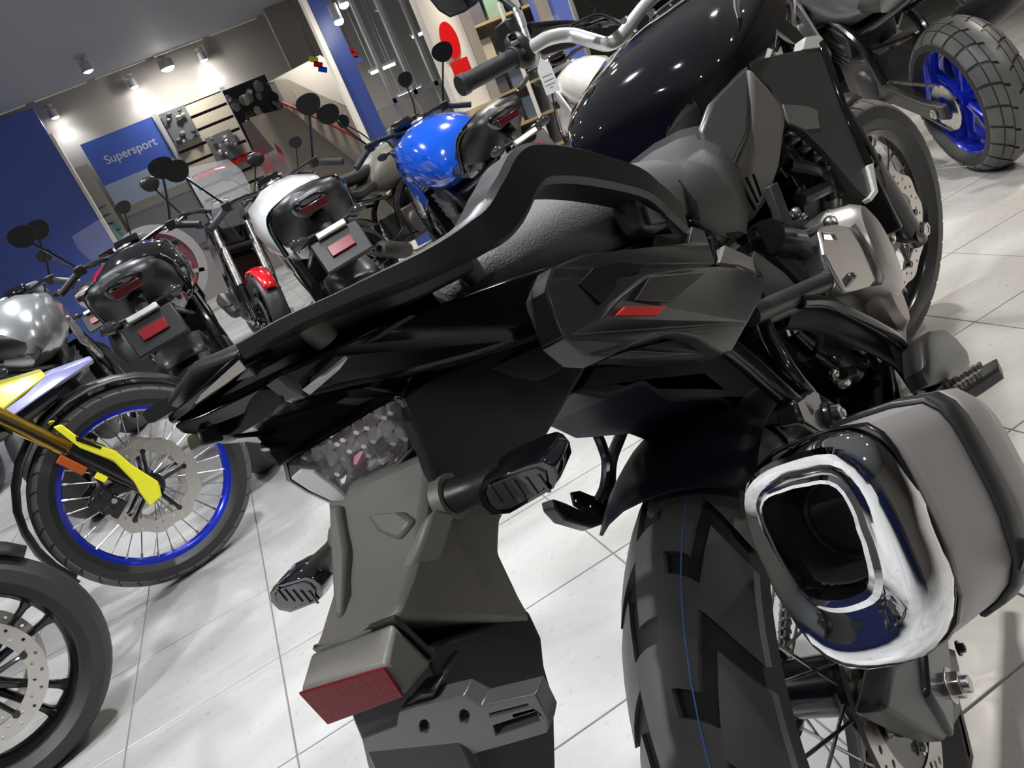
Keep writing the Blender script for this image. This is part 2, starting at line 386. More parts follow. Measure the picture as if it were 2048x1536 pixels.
def disc(root, c, T, R, r_in, t, m, holes=30, wave=0, hr=.0042, name='brake_disc', rows=2):
    c = Vector(c); N = 96
    out = [(R*(1+wave*math.cos(10*2*PI*i/N)))for i in range(N)]
    O = [(out[i]*math.cos(2*PI*i/N), out[i]*math.sin(2*PI*i/N)) for i in range(N)]
    I = [(r_in*(1+wave*1.2*math.cos(10*2*PI*i/60+1))*math.cos(2*PI*i/60), r_in*(1+wave*1.2*math.cos(10*2*PI*i/60+1))*math.sin(2*PI*i/60)) for i in range(60)]
    H = []
    for k in range(holes):
        a = 2*PI*(k+.5)/holes; rr = r_in + (R-r_in)*((.32, .68)[k % 2] if rows == 2 else (.25, .5, .75)[k % 3])
        H.append([(rr*math.cos(a)+hr*math.cos(t_), rr*math.sin(a)+hr*math.sin(t_)) for t_ in (2*PI*i/8 for i in range(8))])
    to3 = lambda L: [c + Vector((x, -t/2, z)) for x, z in L]
    return MB().prism(to3(O), (0, t, 0), flat2d=[O, I]+H, holes=[to3(I)]+[to3(h) for h in H]).xf(T).build(name, m, root, smooth=True, ang=30)
def carrier(root, c, T, R, r_hub, m, y, n=5, name='disc_carrier'):
    c = Vector(c) + Vector((0, y, 0)); b = MB().lathe([(r_hub*.55,-.004),(r_hub,-.004),(r_hub,.004),(r_hub*.55,.004),(r_hub*.55,-.004)], c, (0,1,0), 28)
    for k in range(n):
        a = 2*PI*k/n; d = Vector((math.cos(a), 0, math.sin(a))); b.cyl(c+d*r_hub*.9, c+d*R, .007, .006, 8); b.cyl(c+d*R-Vector((0,.006,0)), c+d*R+Vector((0,.006,0)), .009, n=10)
    return b.xf(T).build(name, m, root)
def bolt(root, p, d, r, m, T=ID, h=None, name='bolt'):
    p = Vector(p); d = Vector(d).normalized(); h = h or r*.8
    return MB().cyl(p, p+d*h*.35, r*1.5, n=14).cyl(p+d*h*.3, p+d*h, r, r*.95, n=6).cyl(p+d*h, p+d*(h+.001), r*.5, n=8).xf(T).build(name, m, root)

def front_end(root, deg, mt, wheel='spoke', axle=(1.57,0,.345), R=.345, rim_r=.268, hw=.045, rake=28, forkx=.115, discR=.155, tr=True, petal=.03, topz=1.06, groove=True):
    """front wheel, discs, forks and mudguard, turned by deg about the steering axis; mt = dict of materials"""
    T = steer(deg, x0=axle[0]+.114, rake=rake); A = Vector(axle)
    ty_ = tyre(root, A, T, R-(.004 if tr else 0), hw, rim_r, M_RUB, 'tyre', drop=.022)
    tr_ = None
    if tr: tread(ty_, A, T, R-.003, hw, .022, 34, M_RUBL, .003, cols=[(-.12,.42,.03,.93,.6),(.48,1.0,.06,.94,.9)], lift=.003)
    if wheel == 'spoke':
        ri_ = rim(root, A, T, rim_r, .028, mt['rim']); spokes(ri_, A, T, rim_r-.016, .032, .032, M_STEEL, 32)
        MB().lathe([(.0,-.05),(.026,-.05),(.028,-.035),(.036,-.034),(.036,-.028),(.022,-.02),(.022,.02),(.036,.028),(.036,.034),(.028,.035),(.026,.05),(0,.05)], A, (0,1,0), 24).xf(T).build('hub', mt.get('hub', M_BLKM), root)
    else:
        ri_ = rim(root, A, T, rim_r, .042, mt['rim'])
        cast_spokes(ri_, A, T, rim_r-.018, mt['rim'])
    for sg in (1, -1):
        y = sg*.064
        dd_ = disc(root, A+Vector((0,y,0)), T, discR, discR*.72, .0045, M_DISC, holes=40, wave=petal)
        carrier(dd_, A, T, discR*.76, .045, mt.get('carrier', M_BLKM), y)
    up = Vector((-math.sin(math.radians(rake)), 0, math.cos(math.radians(rake))))
    for sg in (1, -1):
        p = A + Vector((-.012, sg*forkx, 0)); L = (topz-A.z)/up.z
        lo = MB().cyl(p-up*.035, p+up*.09, .024, .027, 16).cyl(p+up*.09, p+up*.27, .0285, .0285, 18).cyl(p+up*.262, p+up*.275, .031, n=18)
        lo.cyl(p+Vector((0,-.03*sg,0)), p+Vector((0,.022*sg,0)), .026, n=16).xf(T).build('fork_lower', mt['fork_lo'], root)
        MB().cyl(p+up*.27, p+up*.275, .0315, n=18).cyl(p+up*.275, p+up*L, .026, n=18).cyl(p+up*.285, p+up*.31, .0285, n=18).xf(T).build('fork_tube', mt['fork_up'], root)
        c = A + Vector((-.135, sg*.088, .03))
        cal = MB().box(c, (.10,.052,.06), Matrix.Rotation(math.radians(60), 3, 'Y')).cyl(c+Vector((.01,-.03,.03)), c+Vector((.01,.03,.03)), .018, n=12).cyl(c+Vector((-.01,-.03,-.02)), c+Vector((-.01,.03,-.02)), .018, n=12)
        cal_ = cal.box(c+Vector((.05,0,.02)), (.08,.014,.03), Matrix.Rotation(math.radians(20), 3, 'Y')).xf(T).build('brake_caliper', mt.get('caliper', M_BLKM), root, bevel=.004)
        bolt(cal_, c+Vector((.02,sg*.03,.0)), (0,sg,0), .006, M_STEEL, T); bolt(cal_, c+Vector((-.02,sg*.03,-.035)), (0,sg,0), .006, M_STEEL, T)
        MB().tube([c+Vector((.02,sg*.02,.04)), c+Vector((.0,sg*.05,.18)), c+Vector((-.09,sg*.06,.36)), c+Vector((-.22,sg*.03,.6))], .005, 8).xf(T).build('brake_hose', M_DARK, cal_)
    MB().cyl(A+Vector((0,-.145,0)), A+Vector((0,.145,0)), .011, n=12).lathe([(.011,-.146),(.018,-.146),(.018,-.138),(.011,-.138)], A, (0,1,0), 6).lathe([(.011,.138),(.018,.138),(.018,.146),(.011,.146)], A, (0,1,0), 6).xf(T).build('axle', M_STEEL, root)
    # mudguard hugging the tyre
    rings = []
    for i in range(15):
        a = math.radians(mt.get('mg0', 25) + (mt.get('mg1', 150)-mt.get('mg0', 25))*i/14); rr = R+.028 + .012*math.sin(PI*i/14); hwid = .062*(1-.35*abs(i/14-.5)*2) + .004
        rings.append([A + Vector(((rr-.020*abs(s)**2)*math.cos(a), s*hwid, (rr-.020*abs(s)**2)*math.sin(a))) for s in (-1,-.66,-.33,0,.33,.66,1)])
    MB().loft(rings, closed=False).xf(T).build('front_mudguard', mt['mudguard'], root, solid=.004)
    for zz in (topz-.02, topz-.2):
        k = (zz-A.z)/up.z; q = A+Vector((-.012,0,0))+up*k
        MB().box(q+Vector((-.025,0,0)), (.09, forkx*2+.07, .032), Matrix.Rotation(math.radians(-rake), 3, 'Y')).xf(T).build('triple_clamp', M_BLKM, root, bevel=.008)
    return T
def cast_spokes(root, c, T, r, m, n=5, hub_w=.05, twin=True):
    c = Vector(c)
    MB().lathe([(.012,-hub_w),(.03,-hub_w),(.036,-hub_w*.7),(.034,0),(.036,hub_w*.7),(.03,hub_w),(.012,hub_w)], c, (0,1,0), 24).xf(T).build('hub', m, root)
    for k in range(n):
        a = 2*PI*k/n+.3
        for d in ((-.17, .17) if twin else (0,)):
            p0 = Vector((.03*math.cos(a+d*.6), 0, .03*math.sin(a+d*.6))); p1 = Vector((r*math.cos(a+d), 0, r*math.sin(a+d))); t = (p1-p0).normalized(); s = Vector((0,1,0)).cross(t)
            rings = [[c+p0+(p1-p0)*f+s*(w*x)+Vector((0,1,0))*(h*y) for x, y in ((-1,-.6),(-.5,-1),(.5,-1),(1,-.6),(1,.6),(.5,1),(-.5,1),(-1,.6))] for f, w, h in ((0,.014,.03),(.3,.009,.02),(.7,.0075,.014),(.92,.009,.014),(1.02,.015,.018))]
            MB().loft(rings).xf(T).build('wheel_spoke', m, root)
# ================================================================ the black adventure motorcycle in front
BX, BY, BPSI, BLEAN = 0.3988, 0.5422, 0.717, 0.2293
bike = empty('adventure_motorcycle', (BX, BY, 0), BPSI, BLEAN)
tag(bike, 'large black adventure motorcycle seen from behind, nearest to the camera, with chrome tipped exhaust', 'motorcycle')
BMI = (Matrix.Translation((BX, BY, 0)) @ Matrix.Rotation(BPSI, 4, 'Z') @ Matrix.Rotation(-BLEAN, 4, 'X')).inverted()
BC = BMI @ CAM; BR = BMI.to_3x3()
def bray(px, py): return BR @ ray(px, py)
def L(px, py, y):
    d = bray(px, py); return BC + d*((y-BC.y)/d.y)
def LX(px, py, x):
    d = bray(px, py); return BC + d*((x-BC.x)/d.x)
def LZ(px, py, z):
    d = bray(px, py); return BC + d*((z-BC.z)/d.z)
def LP(px, py, p0, n):
    d = bray(px, py); n = Vector(n); return BC + d*((Vector(p0)-BC).dot(n)/d.dot(n))
WX = [(-.6,.09),(-.45,.095),(-.2,.118),(0,.132),(.1,.132),(.25,.118),(.4,.108),(.46,.125),(.52,.150),(.65,.174),(.85,.196),(1.0,.204),(1.3,.206)]
def wid(x):
    for (a, wa), (b, wb) in zip(WX, WX[1:]):
        if x <= b: return wa + (wb-wa)*max(0, (x-a))/(b-a)
    return WX[-1][1]
def S(px, py, off=0, x0=.3):
    """where the ray through a pixel meets the right flank of the bike, forward of x0"""
    d = bray(px, py); lo = (x0-BC.x)/d.x; g = lambda t: (BC.y+d.y*t) + wid(BC.x+d.x*t) + off
    prev = g(lo); t = lo
    for i in range(400):
        t2 = t + .005; v = g(t2)
        if prev*v <= 0: return BC + d*(t + .005*abs(prev)/(abs(prev)+abs(v)+1e-9))
        t, prev = t2, v
    return BC + d*lo
def fit_panel(name, pts, m, thick, idx, off=0, x0=.42, bevel=.004, mirror=True, parent=None, seg=2, lift=0):
    """flat moulded panel: all outline pixels fall on the plane through three points of the flank"""
    A, B_, C_ = (S(pts[i][0], pts[i][1], off, x0) for i in idx); n = (B_-A).cross(C_-A).normalized()
    if n.y > 0: n = -n
    P = [LP(a, c_, A+n*lift, n) for a, c_ in pts]
    mk = lambda: MB().prism(P, -n*thick, flat2d=[(a, -c_) for a, c_ in pts])
    o = mk().build(name, m, parent or bike, smooth=True, bevel=bevel, seg=seg, ang=28)
    if mirror: mk().flip_y().build(name, m, parent or bike, smooth=True, bevel=bevel, seg=seg, ang=28)
    return o
def panel(name, pts, m, thick=.02, y=None, parent=None, bevel=.003, mirror=True, surf=None, vec=None, x0=.3, seg=2):
    """outline given as (px, py[, y]) turned into a moulded panel with thickness towards the bike's middle; mirrored copy on the far side"""
    P = [(S(p[0], p[1], surf, x0) if surf is not None and len(p) == 2 else L(p[0], p[1], p[2] if len(p) > 2 else y)) for p in pts]
    mk = lambda: MB().prism(P, vec or (0, thick, 0), flat2d=[(p[0], -p[1]) for p in pts])
    o = mk().build(name, m, parent or bike, smooth=True, bevel=bevel, seg=seg, ang=28)
    if mirror: mk().flip_y().build(name, m, parent or bike, smooth=True, bevel=bevel, seg=seg, ang=28)
    return o

# ---------------------------------------------------------------- rear wheel
RA = Vector((0, 0, .321))
rty = tyre(bike, RA, ID, .314, .072, .222, mat('shaded_groove_rubber', (.010,.010,.010), .6), 'rear_tyre', drop=.036, n=72)  # carcass colour darkened to paint the shade in the tread grooves
rt = tread(rty, RA, ID, .316, .072, .036, 16, M_RUBL, .007, skew=-.16, stag=.35, cols=[(-.06,.46,.07,.88,-.42),(.57,1.06,.07,.86,-.55)], lift=.005, name='rear_tread')
b = MB()
for i in range(60):
    a0, a1 = 2*PI*i/60, 2*PI*(i+1)/60
    b.add([RA+Vector((.3185*math.cos(a), y, .3185*math.sin(a))) for a in (a0, a1) for y in (-.0225,-.0208)], [(0,1,3,2)])
b.build('tyre_paint_line', M_BLUEL, rty)
rrim = rim(bike, RA, ID, .222, .05, M_BLKM, 56); spokes(rrim, RA, ID, .205, .05, .045, M_STEEL, 32, .0022)
MB().lathe([(0,-.075),(.022,-.075),(.026,-.06),(.052,-.052),(.055,-.042),(.035,-.03),(.033,.03),(.055,.042),(.06,.06),(.03,.075),(0,.075)], RA, (0,1,0), 28).build('hub', M_BLKM, bike)
rdisc = disc(bike, RA+Vector((0,-.082,0)), ID, .13, .094, .005, M_DISC, holes=48, wave=.0, hr=.0045, rows=3)
MB().lathe([(.060,-.004),(.093,-.003),(.093,.003),(.060,.004),(.060,-.004)], RA+Vector((0,-.080,0)), (0,1,0), 40).build('disc_carrier', M_BLKM, rdisc)
b = MB(); c = RA+Vector((0,-.092,0))
N = 60; O = [(.060*math.cos(2*PI*i/N), .060*math.sin(2*PI*i/N)) for i in range(N)]; I = [(.046*math.cos(2*PI*i/N), .046*math.sin(2*PI*i/N)) for i in range(N)]; HH = []
for k in range(44):
    a = 2*PI*k/44; u = Vector((math.cos(a), math.sin(a))); v = Vector((-u.y, u.x)); HH.append([(u*r+v*s)[:] for r, s in ((.050,-.0016),(.0575,-.0018),(.0575,.0018),(.050,.0016))])
t3 = lambda Lp: [c+Vector((x,0,z)) for x, z in Lp]
b.prism(t3(O), (0,.002,0), flat2d=[O, I]+HH, holes=[t3(I)]+[t3(h) for h in HH]).build('sensor_ring', M_ALU, rdisc, smooth=False)
for k in range(5):
    a = 2*PI*k/5+.5; bolt(rdisc, RA+Vector((.077*math.cos(a), -.086, .077*math.sin(a))), (0,-1,0), .0055, M_STEEL)
# sprocket and chain on the left
MB().lathe([(.06,.098),(.10,.098),(.104,.100),(.10,.104),(.06,.104),(.06,.098)], RA, (0,1,0), 44).build('sprocket', M_DGREY, bike)
b = MB(); n = 0
for z0, z1 in ((.425,.405),(.217,.30)):
    for i in range(34):
        x = .0+.0158*i; z = z0+(z1-z0)*i/33
        b.box((x,.101 + (.004 if i % 2 else -.004), z), (.019,.0035,.012)); b.box((x,.101 - (.004 if i % 2 else -.004), z), (.019,.0035,.012)); b.cyl((x+.008,.092,z),(x+.008,.110,z),.0045,n=8)
for i in range(17):
    a = PI/2 + PI*i/16; p = RA+Vector((.104*math.cos(a), .101, .104*math.sin(a))); b.box(p, (.019,.012,.012), Matrix.Rotation(-a, 3, 'Y')).cyl(p-Vector((0,.009,0)), p+Vector((0,.009,0)), .0045, n=8)
b.build('chain', M_STEEL, bike)
# swingarm
for sg in (1, -1):
    yy = sg*.118
    rings = [[Vector((x, yy+sg*dy, z+dz)) for dy, dz in ((-w_,-h_),(w_,-h_),(w_,h_),(-w_,h_))] for x, z, w_, h_ in ((-.055,.318,.016,.034),(.03,.322,.017,.040),(.25,.345,.019,.036),(.5,.41,.02,.04))]
    if sg > 0: rings = [[p - Vector((0,.0,0)) for p in r] for r in rings]
    MB().loft(rings).build('swingarm', M_BLKM, bike, bevel=.008)
MB().box((.40,0,.39), (.09,.22,.07)).build('swingarm_bridge', M_BLKM, bike, bevel=.012)
# chunky right hand dropout with the axle nut
d0 = [(1788,1330),(1880,1290),(1912,1300),(1922,1340),(1925,1430),(1893,1482),(1846,1462),(1770,1420)]
P = [L(px, py, -.128) for px, py in d0]
MB().prism(P, (0,.03,0), flat2d=[(a, -c_) for a, c_ in d0]).build('axle_block', M_PANEL, bike, bevel=.005)
axn = L(1893,1372,-.13)
MB().cyl(axn+Vector((0,.01,0)), axn-Vector((0,.006,0)), .019, n=22).cyl(axn-Vector((0,.004,0)), axn-Vector((0,.016,0)), .0145, n=6).cyl(axn-Vector((0,.016,0)), axn-Vector((0,.024,0)), .009, n=14).build('axle_nut', M_STEEL, bike, bevel=.001)
bl = L(1915,1297,-.13); bolt(bike, bl, (0,-1,0), .006, M_BLKM, h=.008)
cp = L(1770,1395,-.105)
MB().cyl(cp+Vector((0,.02,0)), cp-Vector((0,.012,0)), .019, n=20).cyl(cp+Vector((0,-.012,0)), cp-Vector((0,.018,0)), .012, n=16).build('caliper_pin', M_DGREY, bike, bevel=.002)
MB().box((.075,-.095,.375), (.10,.05,.055), Matrix.Rotation(.5, 3, 'Y')).build('rear_caliper', M_BLKM, bike, bevel=.008)
MB().cyl((0,-.125,.321), (0,.13,.321), .011, n=14).build('rear_axle', M_STEEL, bike)

# ---------------------------------------------------------------- hugger and inner guard over the tyre
rings = []
for i in range(18):
    a = math.radians(100 - 92*i/17); rr = .338 + .05*i/17; hwid = .092
    rings.append([RA + Vector(((rr-.03*abs(s)**2.5)*math.cos(a), s*hwid, (rr-.03*abs(s)**2.5)*math.sin(a))) for s in (-1,-.8,-.5,-.2,.2,.5,.8,1)])
MB().loft(rings, closed=False).build('hugger', M_NAVY, bike, solid=.004)
tray = [(1150,782),(1185,728),(1300,722),(1440,708),(1500,730),(1570,790),(1605,835),(1540,850),(1440,800),(1345,802),(1288,768),(1215,795)]
MB().prism([L(a, c_, -.062) for a, c_ in tray], (0,.12,0), flat2d=[(a,-c_) for a, c_ in tray]).build('battery_tray', M_NAVY, bike, bevel=.004)
# ---------------------------------------------------------------- exhaust
mc = Vector((-.196,-.189,.635)); ma = Vector((.4,-.1,-.15)).normalized(); mu = (Vector((0,1,0)) - ma*ma.y).normalized(); mv = ma.cross(mu)
cap2 = [(57,64),(50,73),(41,80),(31,84),(6,87),(-19,88),(-43,85),(-51,76),(-55,63),(-57,46),(-59,10),(-59,-9),(-55,-41),(-46,-59),(-33,-71),(-16,-80),(6,-84),(27,-86),(43,-84),(51,-76),(56,-57),(61,-38),(65,-2),(66,17),(62,45)]
mx = sum(a for a, _ in cap2)/len(cap2)/1000; my = sum(c_ for _, c_ in cap2)/len(cap2)/1000
def mring(k, off, ky=None): ky = ky or k; return [mc + ma*off - (mv*.013+mu*.011)*max(0, off-.02)/.12 + mu*(mx+(a/1000-mx)*k) + mv*(my+(c_/1000-my)*ky) for a, c_ in cap2]
# chrome end cap: skirt, rounded shoulder, dished face down to the opening
hole2 = [LP(px, py, mc, ma) for px, py in [(1743,1177),(1737,1192),(1716,1200),(1637,1209),(1604,1195),(1585,1162),(1563,1126),(1541,1080),(1521,1033),(1517,1012),(1530,995),(1560,985),(1610,972),(1655,964),(1674,973),(1686,988),(1697,1010),(1715,1062),(1732,1112),(1741,1145)]]
hl = [((p-mc).dot(mu), (p-mc).dot(mv)) for p in hole2]; hx = sum(a for a, _ in hl)/len(hl); hy = sum(c_ for _, c_ in hl)/len(hl)
def polar(loop, cx, cy, n=48):
    out = []; A = sorted((math.atan2(y-cy, x-cx), math.hypot(x-cx, y-cy)) for x, y in loop)
    A = [(A[-1][0]-2*PI, A[-1][1])] + A + [(A[0][0]+2*PI, A[0][1])]
    for i in range(n):
        t = -PI + 2*PI*(i+.5)/n
        for (a, r), (a2, r2) in zip(A, A[1:]):
            if a <= t <= a2: out.append(r + (r2-r)*(t-a)/max(1e-9, a2-a)); break
    return [sum(out[(i+j) % n]*wt for j, wt in ((-1,.25),(0,.5),(1,.25))) for i in range(n)]
ro = polar([(a/1000, c_/1000) for a, c_ in cap2], hx, hy); ri = polar(hl, hx, hy)
def cring(f, off, src=None):
    return [mc + ma*off + mu*(hx+math.cos(-PI+2*PI*(i+.5)/48)*(r_i+(r_o-r_i)*f)) + mv*(hy+math.sin(-PI+2*PI*(i+.5)/48)*(r_i+(r_o-r_i)*f)) for i, (r_o, r_i) in enumerate(zip(ro, ri))]
MB().loft([cring(1.0,.030), cring(1.03,.024), cring(1.02,.010), cring(.96,.002), cring(.86,-.004), cring(.72,-.006), cring(.5,-.004), cring(.3,0.002), cring(.14,.004), cring(.04,.001), cring(-.06,.002), cring(-.12,.008), cring(-.16,.03)], False, False).build('exhaust_end_cap', M_CHR, bike)
MB().loft([cring(-.14,.02), cring(-.2,.04), cring(-.3,.05)], False, True).lathe([(.030,.046),(.032,.044),(.034,.046),(.034,.05)], mc+mu*hx+mv*hy, ma, 32).build('exhaust_inner', M_BLACKHOLE, bike)
MB().loft([mring(.99,.024), mring(1.03,.028), mring(1.03,.05), mring(1.02,.12), mring(.99,.15), mring(.86,.178), mring(.6,.19)], False, True).build('muffler_body', M_TITAN, bike)
MB().loft([mring(1.035,.021), mring(1.045,.023), mring(1.045,.027), mring(1.035,.029)], False, False).build('muffler_seam', M_BLKM, bike)
# dark clamp band and grey heat guard on the front of the muffler
def part_ring(k, off, i0, i1): return [mring(k, off)[i % len(cap2)] for i in range(i0, i1)]
MB().loft([part_ring(1.035,.106,3,16), part_ring(1.065,.110,3,16), part_ring(1.065,.128,3,16), part_ring(1.03,.132,3,16)], closed=False).build('muffler_band', M_PLAS, bike, solid=.004)
MB().loft([part_ring(1.035,.130,1,13), part_ring(1.055,.135,1,13), part_ring(1.03,.16,1,13), part_ring(.9,.188,1,13)], closed=False).build('heat_guard', M_TITAN, bike, solid=.004)
gb = mring(1.065,.119)[12]; bolt(bike, gb, gb-(mc+ma*.1), .009, M_PLAS2, h=.011)
MB().tube([mc+ma*.17, mc+ma*.27+Vector((0,.03,-.02)), (.32,-.13,.36), (.48,-.08,.27), (.65,-.03,.25)], .024, 14).build('exhaust_pipe', M_DGREY, bike)

# ---------------------------------------------------------------- tail: glossy cover, matte underside, fender
def ring_tail(x, hw, zt, zb, tw=.8): return [Vector((x, s*hw*k, z)) for s, k, z in ((-1,tw*.6,zb),(-1,.95,zb+(zt-zb)*.35),(-1,1,zb+(zt-zb)*.7),(-1,.8,zt),(-1,.3,zt+.004),(1,.3,zt+.004),(1,.8,zt),(1,1,zb+(zt-zb)*.7),(1,.95,zb+(zt-zb)*.35),(1,tw*.6,zb))]
MB().loft([ring_tail(-.38,.035,.972,.958), ring_tail(-.35,.048,.968,.945), ring_tail(-.26,.07,.962,.915), ring_tail(-.14,.092,.945,.878), ring_tail(0,.112,.905,.845), ring_tail(.12,.114,.88,.80), ring_tail(.28,.105,.86,.76)]).build('tail_cover', M_GLOSS2, bike)
panel('tail_side_cover', [(552,745,-.05),(640,706,-.064),(760,650,-.084),(1003,560,-.106),(1308,472,-.122),(1320,490,-.124),(1107,534,-.116),(1092,583,-.114),(1126,670,-.112),(1103,663,-.108),(980,704,-.092),(830,745,-.074),(704,769,-.056),(610,792,-.046)], M_GLOSS2, .018, bevel=.004)
MB().loft([ring_tail(-.292,.045,.925,.88), ring_tail(-.27,.058,.92,.85), ring_tail(-.18,.07,.895,.83), ring_tail(0,.075,.86,.80)]).build('tail_underside', M_PLAS, bike)
# wing shaped cowl around the rear lamp
panel('lamp_cowl', [(514,903,.055),(520,880,.055),(620,800,.01),(704,768,-.045),(800,790,-.056),(745,817,-.03),(628,886,.02),(575,922,.04),(562,937,.045)], M_PLAS, .012, bevel=.002, mirror=False, vec=(.04,0,.004))
MB().prism([L(*p) for p in [(514,903,.056),(520,886,.056),(566,918,.044),(560,938,.044)]], (.02,.01,0), flat2d=[(514,-903),(520,-884),(568,-916),(562,-938)]).build('cowl_tip', M_PANEL, bike, bevel=.002)
# fender: rear face and right flank lofted downwards
FL = lambda a, b_, c_, d_=None: [L(*a), L(*b_), L(*c_)]
def fring(lf, rr, fr):
    A, B_, C_ = L(*lf), L(*rr), L(*fr); D = Vector((C_.x, -C_.y*.9, C_.z)); return [A, (A+B_)/2+Vector((-.004,0,0)), B_, (B_+C_)/2+Vector((0,-.003,0)), C_, D]
MB().loft([fring((650,985,.045),(858,905,-.05),(1182,722,-.062)), fring((655,1020,.047),(850,970,-.048),(1090,880,-.058)), fring((660,1107,.048),(832,1105,-.046),(1003,1040,-.054)),
           fring((663,1190,.048),(815,1165,-.046),(1000,1105,-.052)), fring((637,1275,.048),(792,1222,-.046),(1040,1190,-.05)), fring((625,1302,.048),(788,1240,-.046),(1070,1245,-.05))]).build('rear_fender', M_PLAS2, bike, bevel=.004, ang=25)
MB().prism([L(*p) for p in [(980,704,-.062),(1103,660,-.066),(1130,672,-.066),(1185,716,-.066),(1100,862,-.062),(1040,990,-.058),(960,1010,-.056),(880,990,-.054),(850,900,-.054),(800,800,-.058),(880,745,-.06)]], (0,.01,0),
           flat2d=[(p[0],-p[1]) for p in [(980,704),(1103,660),(1130,672),(1185,716),(1100,862),(1040,990),(960,1010),(880,990),(850,900),(800,800),(880,745)]]).build('fender_side_cover', M_PLAS, bike, bevel=.003)
fp_ = [L(655,1020,.047), L(850,970,-.048), L(637,1275,.048)]; fn_ = (fp_[1]-fp_[0]).cross(fp_[2]-fp_[0]).normalized(); fn_ = fn_ if fn_.x < 0 else -fn_
for rib_ in ([(656,1010),(674,1008),(688,1090),(682,1232),(668,1238),(662,1150)], [(842,1040),(868,1012),(836,1110),(790,1196),(770,1214),(800,1130)], [(728,1030),(800,1022),(824,1040),(796,1080),(750,1062)]):
    MB().prism([LP(a, c_, fp_[0]+fn_*.007, fn_) for a, c_ in rib_], -fn_*.02, flat2d=[(a,-c_) for a, c_ in rib_]).build('fender_rib', M_PLAS2, bike, bevel=.003)
# reflector box
rb = [L(625,1302,.048), L(788,1240,-.046), L(812,1256,-.048), L(868,1330,-.048)]
refl = [(597,1388,.046),(768,1337,-.044),(806,1394,-.044),(655,1450,.046)]
P = [L(*p) for p in refl]
T0 = [L(622,1305,.049), L(787,1243,-.047), L(868,1325,-.048), L(720,1400,.049)]
MB().loft([T0, [p + (q-p)*.94 for p, q in zip(T0, P)]]).build('reflector_housing', M_PLAS2, bike, bevel=.003)
MB().loft([[p + (q-p)*.94 for p, q in zip(T0, P)], P]).build('rear_reflector', M_REFL, bike, bevel=.0025)
MB().loft([[L(463+165,1290,.0505), L(791,1228,-.0485), L(872,1308,-.05), L(730,1385,.05)], [L(625,1298,.0505), L(789,1238,-.0485), L(870,1318,-.05), L(726,1393,.05)]]).build('housing_rib', M_PLAS, bike)
# lower blade of the fender
low = [(855,1290,-.046),(960,1255,-.046),(1058,1215,-.049),(1086,1275,-.05),(1092,1330,-.05),(1112,1400,-.05),(1116,1560,-.05),(960,1560,-.044),(900,1420,-.044)]
MB().prism([L(*p) for p in low], (0,.09,0), flat2d=[(p[0],-p[1]) for p in low]).build('fender_blade', M_PLAS, bike, bevel=.004)
# number plate bracket
px_ = lambda px, py: LX(px, py, -.435)
br = [(723,1478),(792,1452),(797,1424),(830,1412),(925,1392),(963,1412),(1071,1388),(1098,1442),(1094,1466),(973,1502),(880,1530),(745,1560),(735,1530)]
holes = [[(848+10*math.cos(t), 1453+14*math.sin(t)) for t in (2*PI*i/12 for i in range(12))], [(928+10*math.cos(t), 1433+14*math.sin(t)) for t in (2*PI*i/12 for i in range(12))],
         [(985,1452),(1072,1424),(1080,1442),(992,1472)], [(978,1428),(1055,1408),(1057,1413),(980,1434)]]
f2 = [[(a, -c_) for a, c_ in l] for l in [br]+holes]
MB().prism([px_(*p) for p in br], (.012,0,0), flat2d=f2, holes=[[px_(*p) for p in h] for h in holes]).build('plate_bracket', M_PANEL, bike, bevel=.0015)
br2 = [(962,1414),(1071,1390),(1097,1443),(1093,1465),(973,1500)]
MB().prism([LX(a, c_, -.432) for a, c_ in [(800,1424),(870,1405),(872,1380),(835,1385)]], (.03,0,0)).build('bracket_stay', M_PLAS, bike, bevel=.002)

# rear lamp: dark tray, faceted reflectors, clear lens
lam = [(575,925),(628,892),(745,821),(785,800),(800,805),(818,838),(830,864),(828,895),(804,922),(734,985),(704,1003),(663,1003),(618,982),(581,958)]
lp0 = Vector((-.338, 0, .902)); ln = Vector((.93,.22,.30)).normalized()
LPp = [LP(a, c_, lp0, ln) for a, c_ in lam]; cc = sum(LPp, Vector())/len(LPp)
MB().loft([[cc+(p-cc)*1.05+ln*.035 for p in LPp], [cc+(p-cc)*1.07 for p in LPp], [cc+(p-cc)*1.0-ln*.001 for p in LPp]], True, False).build('lamp_housing', M_GLOSS, bike, bevel=.001)
lampt = MB().loft([[cc+(p-cc)*.99+ln*.006 for p in LPp], [cc+(p-cc)*.97+ln*.022 for p in LPp]], False, True).build('lamp_tray', mat('lamp_tray_chrome', (.5,.48,.5), .15, metal=1, bump=1.0, bscale=130, bdist=.006, noise=(.5,.25,.28), nscale=60), bike)
e1 = (LPp[3]-LPp[0]).normalized(); e2 = ln.cross(e1).normalized()
def inside(u, v):
    poly = [((p-cc).dot(e1), (p-cc).dot(e2)) for p in LPp]; c = False; j = len(poly)-1
    for i in range(len(poly)):
        if (poly[i][1] > v) != (poly[j][1] > v) and u < (poly[j][0]-poly[i][0])*(v-poly[i][1])/(poly[j][1]-poly[i][1])+poly[i][0]: c = not c
        j = i
    return c
M_FAC = mat('faceted_chrome', (.72,.66,.68), .18, metal=.5); M_FACR = mat('faceted_red', (.28,.06,.09), .25, metal=.4); M_FACD = mat('led_socket', (.02,.02,.02), .3)
k = 0
